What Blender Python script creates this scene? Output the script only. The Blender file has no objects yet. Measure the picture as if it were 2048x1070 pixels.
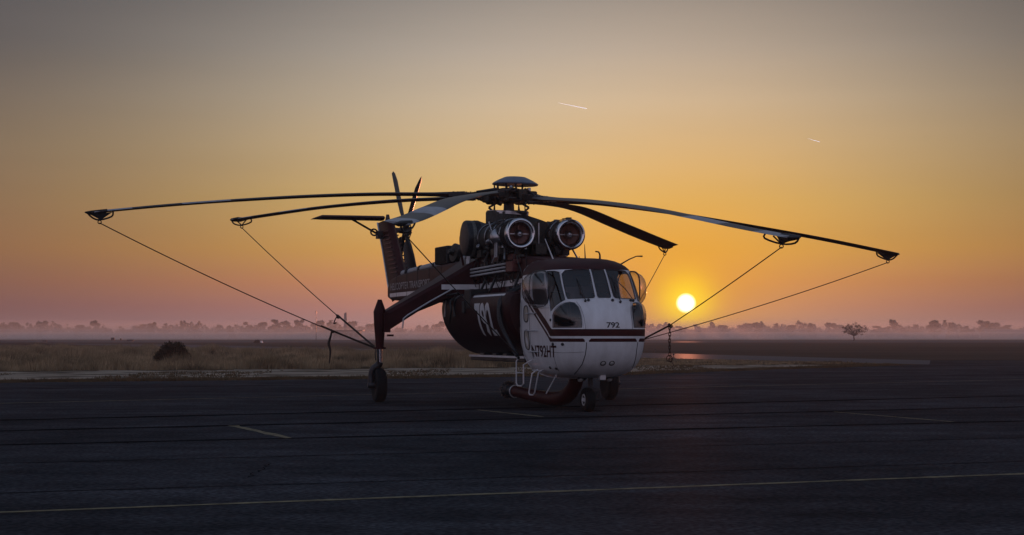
import bpy, bmesh, math, random
from mathutils import Vector, Matrix
from mathutils.geometry import delaunay_2d_cdt

sc = bpy.context.scene
COL = sc.collection
rad = math.radians
PI = math.pi

# ------------------------------------------------------------------ camera
CAM_H = 1.73
cam_d = bpy.data.cameras.new('camera')
cam = bpy.data.objects.new('camera', cam_d)
COL.objects.link(cam)
cam.location = (0, 0, CAM_H)
cam.rotation_euler = (rad(90) + math.atan(135 / 3744), 0, 0)
cam_d.sensor_width = 36.0
cam_d.lens = 36.0 * 3744 / 2048
cam_d.clip_start = 0.1
cam_d.clip_end = 120000
sc.camera = cam

# ------------------------------------------------------------------ sky
SUN_AZ = math.atan((1372 - 1024) / 3744)
SUN_EL = rad(0.97)
SUN_DIR = Vector((math.sin(SUN_AZ) * math.cos(SUN_EL), math.cos(SUN_AZ) * math.cos(SUN_EL), math.sin(SUN_EL)))


def lin(r, g, b):
    f = lambda c: c / 12.92 if c <= 0.04045 else ((c + 0.055) / 1.055) ** 2.4
    return (f(r / 255), f(g / 255), f(b / 255), 1)


world = bpy.data.worlds.new('World')
sc.world = world
world.use_nodes = True
wt = world.node_tree
wt.nodes.clear()


def wn(kind, **kw):
    n = wt.nodes.new(kind)
    for k, v in kw.items():
        setattr(n, k, v)
    return n


def wlink(a, b):
    wt.links.new(a, b)


def wmath(op, a, b=None, c=None, clamp=False):
    n = wn('ShaderNodeMath', operation=op, use_clamp=clamp)
    for i, v in enumerate((a, b, c)):
        if v is None:
            continue
        if isinstance(v, (int, float)):
            n.inputs[i].default_value = v
        else:
            wlink(v, n.inputs[i])
    return n.outputs[0]


def wmix(fac, a, b, mode='MIX'):
    n = wn('ShaderNodeMix', data_type='RGBA', blend_type=mode)
    for s, v in ((0, fac), (6, a), (7, b)):
        if isinstance(v, (int, float)):
            n.inputs[s].default_value = v
        elif isinstance(v, tuple):
            n.inputs[s].default_value = v
        else:
            wlink(v, n.inputs[s])
    return n.outputs[2]


def wramp(fac, stops):
    n = wn('ShaderNodeValToRGB')
    r = n.color_ramp
    while len(r.elements) < len(stops):
        r.elements.new(0.5)
    for e, (p, c) in zip(r.elements, stops):
        e.position = p
        e.color = c
    wlink(fac, n.inputs[0])
    return n.outputs[0]


tc = wn('ShaderNodeTexCoord')
sep = wn('ShaderNodeSeparateXYZ')
wlink(tc.outputs['Generated'], sep.inputs[0])
dx, dy, dz = sep.outputs
elev = wmath('ARCSINE', wmath('MAXIMUM', wmath('MINIMUM', dz, 1.0), 0.0))
# elevation in degrees, compressed so that the ramp has room near the horizon: t = sqrt(elev / 90)
tel = wmath('SQRT', wmath('MULTIPLY', elev, 2 / PI), clamp=True)
T = lambda deg: math.sqrt(deg / 90)
hl = wmath('MAXIMUM', wmath('SQRT', wmath('ADD', wmath('MULTIPLY', dx, dx), wmath('MULTIPLY', dy, dy))), 1e-4)
cosaz = wmath('DIVIDE', wmath('ADD', wmath('MULTIPLY', dx, math.sin(SUN_AZ)), wmath('MULTIPLY', dy, math.cos(SUN_AZ))), hl)
cosaz = wmath('MAXIMUM', wmath('MINIMUM', cosaz, 1.0), -1.0)
daz = wmath('ARCCOSINE', cosaz)
front = wramp(tel, [(0.0, lin(160, 143, 152)), (T(.35), lin(168, 138, 146)), (T(.85), lin(192, 134, 126)), (T(1.6), lin(214, 145, 102)),
                    (T(2.6), lin(224, 170, 90)), (T(4.1), lin(220, 184, 116)), (T(5.7), lin(214, 188, 146)), (T(7.2), lin(202, 186, 162)),
                    (T(8.7), lin(180, 171, 160)), (T(10.3), lin(150, 145, 140)), (T(18), lin(118, 122, 130)), (T(35), lin(106, 117, 136)), (1.0, lin(98, 112, 138))])
side = wramp(tel, [(0.0, lin(80, 63, 66)), (T(.85), lin(96, 62, 56)), (T(2.6), lin(126, 86, 54)), (T(5.7), lin(108, 89, 64)),
                   (T(8.7), lin(62, 60, 57)), (T(12), lin(62, 63, 66)), (T(25), lin(92, 101, 116)), (1.0, lin(98, 112, 138))])
back = wramp(tel, [(0.0, lin(140, 132, 156)), (T(3), lin(178, 160, 178)), (T(9), lin(190, 176, 192)), (T(18), lin(172, 174, 196)),
                   (T(40), lin(128, 140, 168)), (1.0, lin(98, 112, 138))])
GLOW_AZ = rad(2.4)
cosg = wmath('DIVIDE', wmath('ADD', wmath('MULTIPLY', dx, math.sin(GLOW_AZ)), wmath('MULTIPLY', dy, math.cos(GLOW_AZ))), hl)
dgl = wmath('ARCCOSINE', wmath('MAXIMUM', wmath('MINIMUM', cosg, 1.0), -1.0))
gaz = wmath('EXPONENT', wmath('MULTIPLY', wmath('POWER', wmath('DIVIDE', dgl, rad(12.6)), 2.0), -1.0))
baz = wmath('POWER', wmath('MULTIPLY', wmath('SUBTRACT', 1.0, cosaz), 0.5), 0.8, clamp=True)
sky_c = wmix(baz, side, back)
sky_c = wmix(gaz, sky_c, front)
dot = wmath('ADD', wmath('ADD', wmath('MULTIPLY', dx, SUN_DIR.x), wmath('MULTIPLY', dy, SUN_DIR.y)), wmath('MULTIPLY', dz, SUN_DIR.z))
gam = wmath('ARCCOSINE', wmath('MINIMUM', wmath('MAXIMUM', dot, -1.0), 1.0))
g1 = wmath('MULTIPLY', wmath('EXPONENT', wmath('DIVIDE', gam, -0.062)), 1.0)
sky_c = wmix(g1, sky_c, (0.92, 0.40, 0.012, 1))
g2 = wmath('EXPONENT', wmath('MULTIPLY', wmath('POWER', wmath('DIVIDE', gam, 0.0138), 2.0), -1.0))
sky_c = wmix(g2, sky_c, (1.25, 0.82, 0.01, 1))
mr = wn('ShaderNodeMapRange', interpolation_type='SMOOTHSTEP')
wlink(gam, mr.inputs[0])
mr.inputs[1].default_value = 0.0058
mr.inputs[2].default_value = 0.0030
sky_c = wmix(mr.outputs[0], sky_c, (3.6, 3.1, 1.7, 1))
# faint uneven bands of high haze
mpn = wn('ShaderNodeMapping')
mpn.inputs['Scale'].default_value = (3.0, 3.0, 34.0)
wlink(tc.outputs['Generated'], mpn.inputs[0])
hz = wn('ShaderNodeTexNoise')
hz.inputs['Scale'].default_value = 1.6
hz.inputs['Detail'].default_value = 4.0
wlink(mpn.outputs[0], hz.inputs['Vector'])
hv = wmath('ADD', wmath('MULTIPLY', hz.outputs['Fac'], 0.10), 0.95)
hvc = wn('ShaderNodeCombineColor')
for i_ in range(3):
    wlink(hv, hvc.inputs[i_])
sky_c = wmix(1.0, sky_c, hvc.outputs[0], 'MULTIPLY')
bg = wn('ShaderNodeBackground')
wlink(sky_c, bg.inputs[0])
bg.inputs[1].default_value = 1.0
wo = wn('ShaderNodeOutputWorld')
wlink(bg.outputs[0], wo.inputs[0])

# ------------------------------------------------------------------ sun
sun_d = bpy.data.lights.new('sun', 'SUN')
sun_d.energy = 1.25
sun_d.color = (1.0, 0.31, 0.16)
sun_d.angle = rad(0.6)
sun = bpy.data.objects.new('sun', sun_d)
COL.objects.link(sun)
sun.rotation_euler = SUN_DIR.to_track_quat('Z', 'Y').to_euler()

vs = sc.view_settings
vs.view_transform = 'Standard'
vs.look = 'None'
vs.exposure = 0.0
vs.gamma = 1.0
vs.use_curve_mapping = False
sc.render.engine = 'CYCLES'
cy = sc.cycles
cy.use_denoising = True
cy.max_bounces = 6
cy.diffuse_bounces = 3
cy.glossy_bounces = 3
cy.transmission_bounces = 4
cy.transparent_max_bounces = 8
cy.volume_bounces = 0
cy.sample_clamp_indirect = 4.0


# ------------------------------------------------------------------ materials
MATS = {}


def mat(name, col, rough=0.5, metal=0.0, var=0.25, scale=6.0, bump=0.0, spec=0.5, coat=0.0, col2=None, stretch=None, detail=5.0):
    if name in MATS:
        return MATS[name]
    m = bpy.data.materials.new(name)
    m.use_nodes = True
    nt = m.node_tree
    b = nt.nodes['Principled BSDF']
    b.inputs['Roughness'].default_value = rough
    b.inputs['Metallic'].default_value = metal
    b.inputs['Specular IOR Level'].default_value = spec
    if coat:
        b.inputs['Coat Weight'].default_value = coat
        b.inputs['Coat Roughness'].default_value = 0.15
    tcn = nt.nodes.new('ShaderNodeTexCoord')
    src = tcn.outputs['Object']
    if stretch:
        mp = nt.nodes.new('ShaderNodeMapping')
        mp.inputs['Scale'].default_value = stretch
        nt.links.new(src, mp.inputs[0])
        src = mp.outputs[0]
    nz = nt.nodes.new('ShaderNodeTexNoise')
    nz.inputs['Scale'].default_value = scale
    nz.inputs['Detail'].default_value = detail
    nz.inputs['Roughness'].default_value = 0.62
    nt.links.new(src, nz.inputs['Vector'])
    rp = nt.nodes.new('ShaderNodeValToRGB')
    rp.color_ramp.elements[0].position = 0.32
    rp.color_ramp.elements[1].position = 0.66
    c2 = col2 if col2 else tuple(c * (1 - var) for c in col)
    rp.color_ramp.elements[0].color = (*c2, 1)
    rp.color_ramp.elements[1].color = (*col, 1)
    nt.links.new(nz.outputs['Fac'], rp.inputs[0])
    nt.links.new(rp.outputs[0], b.inputs['Base Color'])
    if bump:
        bp = nt.nodes.new('ShaderNodeBump')
        bp.inputs['Strength'].default_value = bump
        bp.inputs['Distance'].default_value = 0.02
        nt.links.new(nz.outputs['Fac'], bp.inputs['Height'])
        nt.links.new(bp.outputs[0], b.inputs['Normal'])
    MATS[name] = m
    return m


def glass_mat(name, tint, ior=1.45, rough=0.03):
    m = bpy.data.materials.new(name)
    m.use_nodes = True
    nt = m.node_tree
    nt.nodes.clear()
    o = nt.nodes.new('ShaderNodeOutputMaterial')
    mx = nt.nodes.new('ShaderNodeMixShader')
    lw = nt.nodes.new('ShaderNodeLayerWeight')          # Schlick reflectance, the same from both sides of the sheet
    lw.inputs[0].default_value = 0.5
    f0 = ((ior - 1) / (ior + 1)) ** 2 * 1.8
    pw = nt.nodes.new('ShaderNodeMath')
    pw.operation = 'POWER'
    pw.inputs[1].default_value = 4.5
    nt.links.new(lw.outputs['Facing'], pw.inputs[0])
    fr = nt.nodes.new('ShaderNodeMath')
    fr.operation = 'MULTIPLY_ADD'
    fr.inputs[1].default_value = .85 - f0
    fr.inputs[2].default_value = f0
    nt.links.new(pw.outputs[0], fr.inputs[0])
    tr = nt.nodes.new('ShaderNodeBsdfTransparent')
    tr.inputs[0].default_value = (*tint, 1)
    gl = nt.nodes.new('ShaderNodeBsdfGlossy')
    gl.inputs['Roughness'].default_value = rough
    nt.links.new(fr.outputs[0], mx.inputs[0])
    nt.links.new(tr.outputs[0], mx.inputs[1])
    nt.links.new(gl.outputs[0], mx.inputs[2])
    nt.links.new(mx.outputs[0], o.inputs[0])
    MATS[name] = m
    return m


WHITE = mat('white_paint', (.70, .70, .72), .36, scale=4.5, coat=.25, stretch=(1, 1, .22), col2=(.57, .565, .57), detail=9)
RED = mat('maroon_paint', (.048, .0075, .009), .48, var=.45, scale=3.0, spec=.14)
REDD = mat('weathered_maroon_paint', (.15, .035, .032), .5, var=.5, scale=9.0, bump=.15)
BLACK = mat('black_paint', (.015, .015, .017), .45)
DARK = mat('dark_metal', (.045, .045, .05), .42, .5, var=.5, scale=14, bump=.2)
GREASY = mat('greasy_metal', (.06, .055, .05), .5, .6, var=.7, scale=20, bump=.3)
STEEL = mat('bare_steel', (.42, .42, .44), .28, 1.0, var=.2, scale=12)
CHROME = mat('polished_metal', (.62, .63, .66), .18, 1.0, var=.1)
PIPE = mat('pale_pipe_metal', (.60, .60, .62), .34, .3, var=.2)
RUBBER = mat('tyre_rubber', (.011, .011, .012), .85, var=.3, scale=20, spec=.2)
INTERIOR = mat('cockpit_lining', (.03, .03, .033), .8)
SEATM = mat('seat_fabric', (.05, .045, .04), .9)
BLADE = mat('blade_paint', (.026, .022, .024), .42, var=.35, scale=2.0)
BLADEW = mat('blade_band_paint', (.33, .35, .39), .45, var=.3, scale=5)
ROPE = mat('rope_fibre', (.035, .026, .022), .9, var=.4, scale=40)
CANVAS = mat('boot_canvas', (.03, .032, .035), .85, var=.4)
TANKM = mat('tank_maroon_paint', (.036, .006, .007), .45, var=.4, scale=2.2, spec=.25)
GLASS = glass_mat('tinted_glass', (.43, .40, .42), 1.55)
BUBBLEGLASS = glass_mat('bubble_glass', (.74, .71, .71), 1.75, .10)
CHINGLASS = glass_mat('chin_glass', (.45, .43, .44), 1.55, .12)
LAMP = mat('lamp_lens', (.6, .6, .58), .12, .3)
HUBCAP = mat('wheel_rim_paint', (.55, .55, .56), .4, var=.3)
CONE = mat('intake_interior', (.14, .045, .035), .45, .2, var=.5, scale=8)


# ------------------------------------------------------------------ mesh helpers
class MB:
    def __init__(s):
        s.v, s.f, s.m = [], [], []

    def add(s, verts, faces, mi=0):
        o = len(s.v)
        s.v += [tuple(v) for v in verts]
        for f in faces:
            s.f.append(tuple(i + o for i in f))
            s.m.append(mi)
        return s

    def box(s, c, size, rot=None, mi=0, taper=1.0):
        hx, hy, hz = (k / 2 for k in size)
        vs_ = []
        for z, t in ((-hz, 1.0), (hz, taper)):
            for x, y in ((-hx, -hy), (hx, -hy), (hx, hy), (-hx, hy)):
                vs_.append(Vector((x * t, y * t, z)))
        if rot is not None:
            vs_ = [rot @ v for v in vs_]
        c = Vector(c)
        s.add([v + c for v in vs_], [(3, 2, 1, 0), (4, 5, 6, 7), (0, 1, 5, 4), (1, 2, 6, 5), (2, 3, 7, 6), (3, 0, 4, 7)], mi)
        return s

    def bar(s, p0, p1, w, h, mi=0, up=(0, 0, 1)):
        p0, p1 = Vector(p0), Vector(p1)
        d = p1 - p0
        L = d.length
        d.normalize()
        u = Vector(up)
        if abs(d.dot(u)) > .98:
            u = Vector((1, 0, 0))
        a = d.cross(u).normalized()
        b = a.cross(d).normalized()
        R = Matrix((d, a, b)).transposed()
        return s.box((p0 + p1) / 2, (L, w, h), R, mi)

    def rings(s, rings, mi=0, cap=True, closed=True):
        n = len(rings[0])
        o = len(s.v)
        for r in rings:
            s.v += [tuple(p) for p in r]
        for i in range(len(rings) - 1):
            for j in range(n if closed else n - 1):
                k = (j + 1) % n
                s.f.append((o + i * n + j, o + i * n + k, o + (i + 1) * n + k, o + (i + 1) * n + j))
                s.m.append(mi)
        if cap:
            s.f.append(tuple(o + j for j in reversed(range(n))))
            s.m.append(mi)
            s.f.append(tuple(o + (len(rings) - 1) * n + j for j in range(n)))
            s.m.append(mi)
        return s

    def tube(s, pts, r, n=8, mi=0, cap=True, smooth_path=0):
        pts = [Vector(p) for p in pts]
        if smooth_path:
            pts, r = catmull(pts, r, smooth_path)
        rs = r if isinstance(r, (list, tuple)) else [r] * len(pts)
        prev = None
        out = []
        for i, p in enumerate(pts):
            d = (pts[min(i + 1, len(pts) - 1)] - pts[max(i - 1, 0)]).normalized()
            if prev is None:
                a = d.cross(Vector((0, 0, 1)))
                if a.length < .05:
                    a = d.cross(Vector((1, 0, 0)))
            else:
                a = prev - d * prev.dot(d)
            a.normalize()
            prev = a
            b = d.cross(a)
            out.append([p + (a * math.cos(2 * PI * k / n) + b * math.sin(2 * PI * k / n)) * rs[i] for k in range(n)])
        return s.rings(out, mi, cap)

    def lathe(s, org, axis, prof, n=24, mi=0, cap=True):
        org, d = Vector(org), Vector(axis).normalized()
        a = d.cross(Vector((0, 0, 1)))
        if a.length < .05:
            a = d.cross(Vector((1, 0, 0)))
        a.normalize()
        b = d.cross(a)
        rr = [[org + d * t + (a * math.cos(2 * PI * k / n) + b * math.sin(2 * PI * k / n)) * max(r, 1e-4) for k in range(n)] for t, r in prof]
        return s.rings(rr, mi, cap)

    def torus(s, c, axis, R, r, n=20, m=8, mi=0):
        c, d = Vector(c), Vector(axis).normalized()
        a = d.cross(Vector((0, 0, 1)))
        if a.length < .05:
            a = d.cross(Vector((1, 0, 0)))
        a.normalize()
        b = d.cross(a)
        o = len(s.v)
        for i in range(n):
            t = 2 * PI * i / n
            e = a * math.cos(t) + b * math.sin(t)
            for j in range(m):
                q = 2 * PI * j / m
                s.v.append(tuple(c + e * (R + r * math.cos(q)) + d * r * math.sin(q)))
        for i in range(n):
            for j in range(m):
                s.f.append((o + i * m + j, o + i * m + (j + 1) % m, o + ((i + 1) % n) * m + (j + 1) % m, o + ((i + 1) % n) * m + j))
                s.m.append(mi)
        return s

    def build(s, name, mats, parent=None, smooth=False, bevel=0.0, recalc=True):
        me = bpy.data.meshes.new(name)
        me.from_pydata(s.v, [], s.f)
        mats = mats if isinstance(mats, (list, tuple)) else [mats]
        for m in mats:
            me.materials.append(m)
        me.polygons.foreach_set('material_index', s.m)
        me.update()
        if recalc:
            bm = bmesh.new()
            bm.from_mesh(me)
            bmesh.ops.recalc_face_normals(bm, faces=bm.faces)
            bm.to_mesh(me)
            bm.free()
        if smooth:
            me.shade_smooth()
            try:
                me.set_sharp_from_angle(angle=rad(smooth if smooth is not True else 40))
            except Exception:
                pass
        ob = bpy.data.objects.new(name, me)
        COL.objects.link(ob)
        ob.parent = parent
        if bevel:
            bv = ob.modifiers.new('bevel', 'BEVEL')
            bv.width = bevel
            bv.segments = 2
            bv.limit_method = 'ANGLE'
            bv.angle_limit = rad(40)
        return ob


def catmull(pts, r, k):
    rs = r if isinstance(r, (list, tuple)) else [r] * len(pts)
    P_, R_ = [], []
    n = len(pts)
    for i in range(n - 1):
        p0, p1, p2, p3 = pts[max(i - 1, 0)], pts[i], pts[i + 1], pts[min(i + 2, n - 1)]
        for j in range(k):
            t = j / k
            P_.append(.5 * ((2 * p1) + (p2 - p0) * t + (2 * p0 - 5 * p1 + 4 * p2 - p3) * t * t + (3 * p1 - p0 - 3 * p2 + p3) * t ** 3))
            R_.append(rs[i] * (1 - t) + rs[i + 1] * t)
    P_.append(pts[-1])
    R_.append(rs[-1])
    return P_, R_


def empty(name, loc=(0, 0, 0), rz=0.0):
    o = bpy.data.objects.new(name, None)
    COL.objects.link(o)
    o.location = loc
    o.rotation_euler = (0, 0, rz)
    o.empty_display_size = .2
    return o


def tag(o, label=None, cat=None, group=None, kind=None):
    for k, v in (('label', label), ('category', cat), ('group', group), ('kind', kind)):
        if v:
            o[k] = v
    return o


def lerp(a, b, t):
    return a + (b - a) * t


def interp(tab, x):
    for (x0, y0), (x1, y1) in zip(tab, tab[1:]):
        if x <= x1:
            return lerp(y0, y1, (x - x0) / (x1 - x0))
    return tab[-1][1]


def text_flat(s, size=1.0, offset=0.0, width=None, slices=None):
    """triangles of a word in the plane, lower left corner at the origin"""
    cu = bpy.data.curves.new('word', 'FONT')
    cu.body = s
    cu.size = 1
    cu.offset = offset * .62
    cu.resolution_u = 3
    ob = bpy.data.objects.new('word', cu)
    COL.objects.link(ob)
    dg = bpy.context.evaluated_depsgraph_get()
    me = bpy.data.meshes.new_from_object(ob.evaluated_get(dg))
    bm = bmesh.new()
    bm.from_mesh(me)
    bpy.data.objects.remove(ob)
    bpy.data.meshes.remove(me)
    x0 = min(v.co.x for v in bm.verts); x1 = max(v.co.x for v in bm.verts)
    y0 = min(v.co.y for v in bm.verts); y1 = max(v.co.y for v in bm.verts)
    H = size
    W = width if width else size * (x1 - x0) / (y1 - y0)
    for v in bm.verts:
        v.co = Vector(((v.co.x - x0) / (x1 - x0) * W, (v.co.y - y0) / (y1 - y0) * H, 0))
    n = slices or 1
    for i in range(1, n):
        bmesh.ops.bisect_plane(bm, geom=bm.verts[:] + bm.edges[:] + bm.faces[:], plane_co=(0, H * i / n, 0), plane_no=(0, 1, 0))
    for i in range(1, n):
        bmesh.ops.bisect_plane(bm, geom=bm.verts[:] + bm.edges[:] + bm.faces[:], plane_co=(W * i / n, 0, 0), plane_no=(1, 0, 0))
    bmesh.ops.triangulate(bm, faces=bm.faces)
    bm.verts.index_update()
    vs_ = [(v.co.x, v.co.y) for v in bm.verts]
    fs = [tuple(v.index for v in f.verts) for f in bm.faces]
    bm.free()
    return vs_, fs


# ================================================================== the setting
ROOTX, ROOTY = -0.08, 48.0
HELI_RZ = -rad(73)
ASPH = mat('apron_asphalt', (.044, .046, .052), .85, var=.45, scale=1.1, bump=.06, spec=.06, stretch=(1, 1, 1), detail=12)
ASPH2 = mat('taxiway_asphalt', (.060, .062, .068), .7, var=.3, scale=.5, bump=.15, spec=.3, detail=10)
FIELD = mat('dry_field', (.080, .065, .052), .95, var=.6, scale=.10, bump=.1, spec=.0, col2=(.040, .031, .022), detail=12, stretch=(.25, .6, 1))
FROST = mat('frosty_gravel', (.32, .265, .20), .9, var=.4, scale=1.2, bump=.3, spec=.1, col2=(.055, .043, .029), detail=14, stretch=(.30, .42, 1))
for n_ in FROST.node_tree.nodes:
    if n_.type == 'VALTORGB':
        n_.color_ramp.elements[0].position = .36
        n_.color_ramp.elements[1].position = .56
VERGE = mat('verge_grass', (.085, .062, .035), .95, scale=1.2, bump=.5, spec=.1, col2=(.03, .024, .016), detail=12)


def matte(m, sheen, rough):
    nt = m.node_tree
    b = nt.nodes['Principled BSDF']
    b.inputs['Specular IOR Level'].default_value = 0.0
    b.inputs['Roughness'].default_value = 1.0
    out = nt.nodes['Material Output']
    df = nt.nodes.new('ShaderNodeBsdfDiffuse')
    gl = nt.nodes.new('ShaderNodeBsdfGlossy')
    gl.inputs['Roughness'].default_value = rough
    mx = nt.nodes.new('ShaderNodeMixShader')
    mx.inputs[0].default_value = sheen
    src = b.inputs['Base Color'].links[0].from_socket
    nt.links.new(src, df.inputs['Color'])
    if b.inputs['Normal'].links:
        n = b.inputs['Normal'].links[0].from_socket
        nt.links.new(n, df.inputs['Normal'])
    nt.links.new(df.outputs[0], mx.inputs[1])
    nt.links.new(gl.outputs[0], mx.inputs[2])
    nt.links.new(mx.outputs[0], out.inputs[0])


matte(ASPH, .010, .60)
matte(ASPH2, .075, .45)
matte(FIELD, .0, .9)
matte(FROST, .0, .9)
matte(VERGE, .0, .9)


def wear(m, scale, stretch, lo, hi, p0, p1):
    """multiply a second, streaky layer of wear into the colour"""
    nt = m.node_tree
    df = [n for n in nt.nodes if n.type == 'BSDF_DIFFUSE'][0]
    src = df.inputs['Color'].links[0].from_socket
    tcn = nt.nodes.new('ShaderNodeTexCoord')
    mp = nt.nodes.new('ShaderNodeMapping')
    mp.inputs['Rotation'].default_value = (0, 0, -rad(31))
    mp.inputs['Scale'].default_value = stretch
    nz = nt.nodes.new('ShaderNodeTexNoise')
    nz.inputs['Scale'].default_value = scale
    nz.inputs['Detail'].default_value = 8
    rp = nt.nodes.new('ShaderNodeValToRGB')
    rp.color_ramp.elements[0].position = p0
    rp.color_ramp.elements[1].position = p1
    rp.color_ramp.elements[0].color = (lo, lo, lo, 1)
    rp.color_ramp.elements[1].color = (hi, hi, hi, 1)
    mx = nt.nodes.new('ShaderNodeMix')
    mx.data_type = 'RGBA'
    mx.blend_type = 'MULTIPLY'
    mx.inputs[0].default_value = 1.0
    nt.links.new(tcn.outputs['Object'], mp.inputs[0])
    nt.links.new(mp.outputs[0], nz.inputs['Vector'])
    nt.links.new(nz.outputs['Fac'], rp.inputs[0])
    nt.links.new(src, mx.inputs[6])
    nt.links.new(rp.outputs[0], mx.inputs[7])
    nt.links.new(mx.outputs[2], df.inputs['Color'])


wear(ASPH, 1.0, (.12, .7, 1), .78, 1.2, .34, .68)
wear(ASPH, 16.0, (1, 1, 1), .55, 1.6, .38, .70)
wear(ASPH, .16, (1, 1, 1), .7, 1.25, .38, .62)
wear(ASPH2, .6, (.1, 1, 1), .7, 1.2, .35, .65)
LINEP = mat('worn_line_paint', (.27, .235, .15), .7, scale=5, col2=(.10, .09, .066), detail=10)
TAR = mat('tar_sealant', (.009, .009, .010), .9, scale=3, spec=.02)
matte(TAR, 0, .9)
matte(LINEP, 0, .9)


def sheet(name, pts, z, m, kind='structure', parent=None, wob=0.0):
    mb = MB()
    if wob:
        rw_ = random.Random(len(pts))
        out = []
        for i in range(len(pts)):
            a, b = Vector(pts[i]), Vector(pts[(i + 1) % len(pts)])
            k = max(1, int((b - a).length / .45))
            q_ = Vector((-(b - a).y, (b - a).x)).normalized()
            for j in range(k):
                t_ = a.lerp(b, j / k)
                out.append(tuple(t_ + q_ * wob * (rw_.uniform(-.5, .5) + .6 * math.sin(t_.x * .9) + .4 * math.sin(t_.x * 2.3 + 1))))
        pts = out
    mb.add([(x, y, z) for x, y in pts], [tuple(range(len(pts)))])
    o = mb.build(name, m, parent)
    if o.data.polygons[0].normal.z < 0:
        o.data.flip_normals()
    if kind and parent is None:
        o['kind'] = kind
    return o


ground = sheet('ground', [(-2600, -300), (2600, -300), (2600, 2600), (-2600, 2600)], 0.0, FIELD)
taxi_near = [(-120, 430), (-40, 240), (-10.2, 170.7), (10.4, 141), (24.5, 110)]
taxi_far = [(-130, 470), (-110.8, 405), (-54, 324), (-13.4, 223.7), (13.3, 180), (28.4, 127.2)]
apron_edge = [(-90, 27), (-18.5, 67.6), (-4.3, 74.0), (4.9, 81.1), (12, 92), (19, 102), (24.5, 110)]
sheet('taxiway', taxi_near + taxi_far[::-1][0:1] + taxi_far[::-1][1:], 0.006, ASPH2)
runway = sheet('runway', [(-1200, 470), (1200, 400), (1200, 500), (-1200, 590)], 0.005, ASPH2)
apron = sheet('apron', [(-120, -60), (190, -60), (190, 132), (28.4, 127.2)] + apron_edge[::-1] + [(-120, 10)], 0.012, ASPH)
sheet('verge_strip', [(-60, 51), (-24.6, 88), (-8.4, 95), (-.66, 99), (8, 104), (14.5, 108), (19, 108.6), (20.5, 107), (12, 95), (5, 84.5), (-6.7, 77), (-20.1, 71.5), (-60, 45)], 0.008, FROST, wob=1.5)
tag(sheet('verge', [(-90, 40), (-27, 95), (-9, 101), (0, 108), (10, 118), (20, 113.5), (24.3, 110.5), (19.5, 103.5), (4.6, 81.7), (-4.6, 74.4), (-19, 68), (-90, 27.5)], 0.004, VERGE), kind='structure')


def stripe(name, p0, p1, w, m, parent, z=.018, wob=0.0, n=1, seed=0):
    rnd = random.Random(seed)
    a, b = Vector((*p0, 0)), Vector((*p1, 0))
    d = (b - a).normalized()
    q = Vector((-d.y, d.x, 0))
    vs_, fs = [], []
    for i in range(n + 1):
        c = a.lerp(b, i / n) + q * rnd.uniform(-wob, wob)
        ww = w * (1 + (rnd.uniform(-.35, .35) if wob else 0))
        vs_ += [(c + q * ww / 2) + Vector((0, 0, z)), (c - q * ww / 2) + Vector((0, 0, z))]
    for i in range(n):
        fs.append((2 * i, 2 * i + 1, 2 * i + 3, 2 * i + 2))
    mb = MB()
    mb.add(vs_, fs)
    o = mb.build(name, m, parent)
    if o.data.polygons[0].normal.z < 0:
        o.data.flip_normals()
    return o


# painted lines
stripe('painted_line', (-9.5, 16.15), (13, 26.2), .15, LINEP, apron, n=60, wob=.004, seed=1)
stripe('painted_line', (-5.28, 35.5), (-3.71, 31.24), .17, LINEP, apron, n=10, wob=.006, seed=2)
stripe('painted_line', (-.79, 43.0), (.64, 39.4), .12, LINEP, apron, n=10, wob=.006, seed=3)
stripe('painted_line', (7.19, 41.9), (8.72, 37.1), .10, LINEP, apron, n=10, wob=.006, seed=4)
stripe('painted_line', (-22, 40), (36, 84.8), .13, LINEP, apron, n=80, wob=.006, seed=5)
stripe('painted_line', (28, 118), (34, 111), .2, LINEP, apron, n=6, wob=.006, seed=6)
# tar seams
for i, (a, b) in enumerate([((-18, 58.2), (26, 83.5)), ((-16, 34.3), (24, 58.7)), ((-14, 31.0), (22, 50.0)), ((-14, 26.6), (20, 41.8)),
                            ((-9, 24.2), (14, 33.6)), ((-7, 19.8), (12, 27.6)), ((-16, 46.5), (24, 68.5))]):
    stripe('tar_seam', a, b, (.42, .46, .36, .30, .06, .05, .09)[i], TAR, apron, z=.016, wob=.035, n=70, seed=20 + i)
rc = random.Random(9)
for i in range(9):
    x, y = rc.uniform(-7, 9), rc.uniform(19, 52)
    ang = rc.uniform(0, PI)
    L = rc.uniform(.8, 2.6)
    stripe('crack', (x, y), (x + L * math.cos(ang), y + L * math.sin(ang)), .016, TAR, apron, z=.0155, wob=.05, n=16, seed=60 + i)

STAIN = mat('oil_stained_asphalt', (.022, .022, .023), 1.0, spec=0.0, scale=2.5, col2=(.034, .034, .036))
matte(STAIN, 0, .9)


def blotch(name, x, y, rx, ry, m, seed):
    rb = random.Random(seed)
    ph = [rb.uniform(0, 6.28) for _ in range(4)]
    vs_ = []
    for k in range(40):
        a = 2 * PI * k / 40
        q_ = 1 + .18 * math.sin(2 * a + ph[0]) + .14 * math.sin(3 * a + ph[1]) + .1 * math.sin(5 * a + ph[2]) + .06 * math.sin(9 * a + ph[3])
        vs_.append((x + rx * q_ * math.cos(a), y + ry * q_ * math.sin(a), .0145))
    mb = MB()
    mb.add(vs_, [tuple(range(40))])
    o = mb.build(name, m, apron)
    if o.data.polygons[0].normal.z < 0:
        o.data.flip_normals()


for i, (x, y, rx, ry) in enumerate([(1.75, 42.6, .25, .7), (.4, 46.0, .5, 1.3), (-3.3, 47.4, .3, .8), (-.9, 33.2, .16, .3)]):
    blotch('oil_stain', x, y, rx, ry, STAIN, 100 + i)

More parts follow.
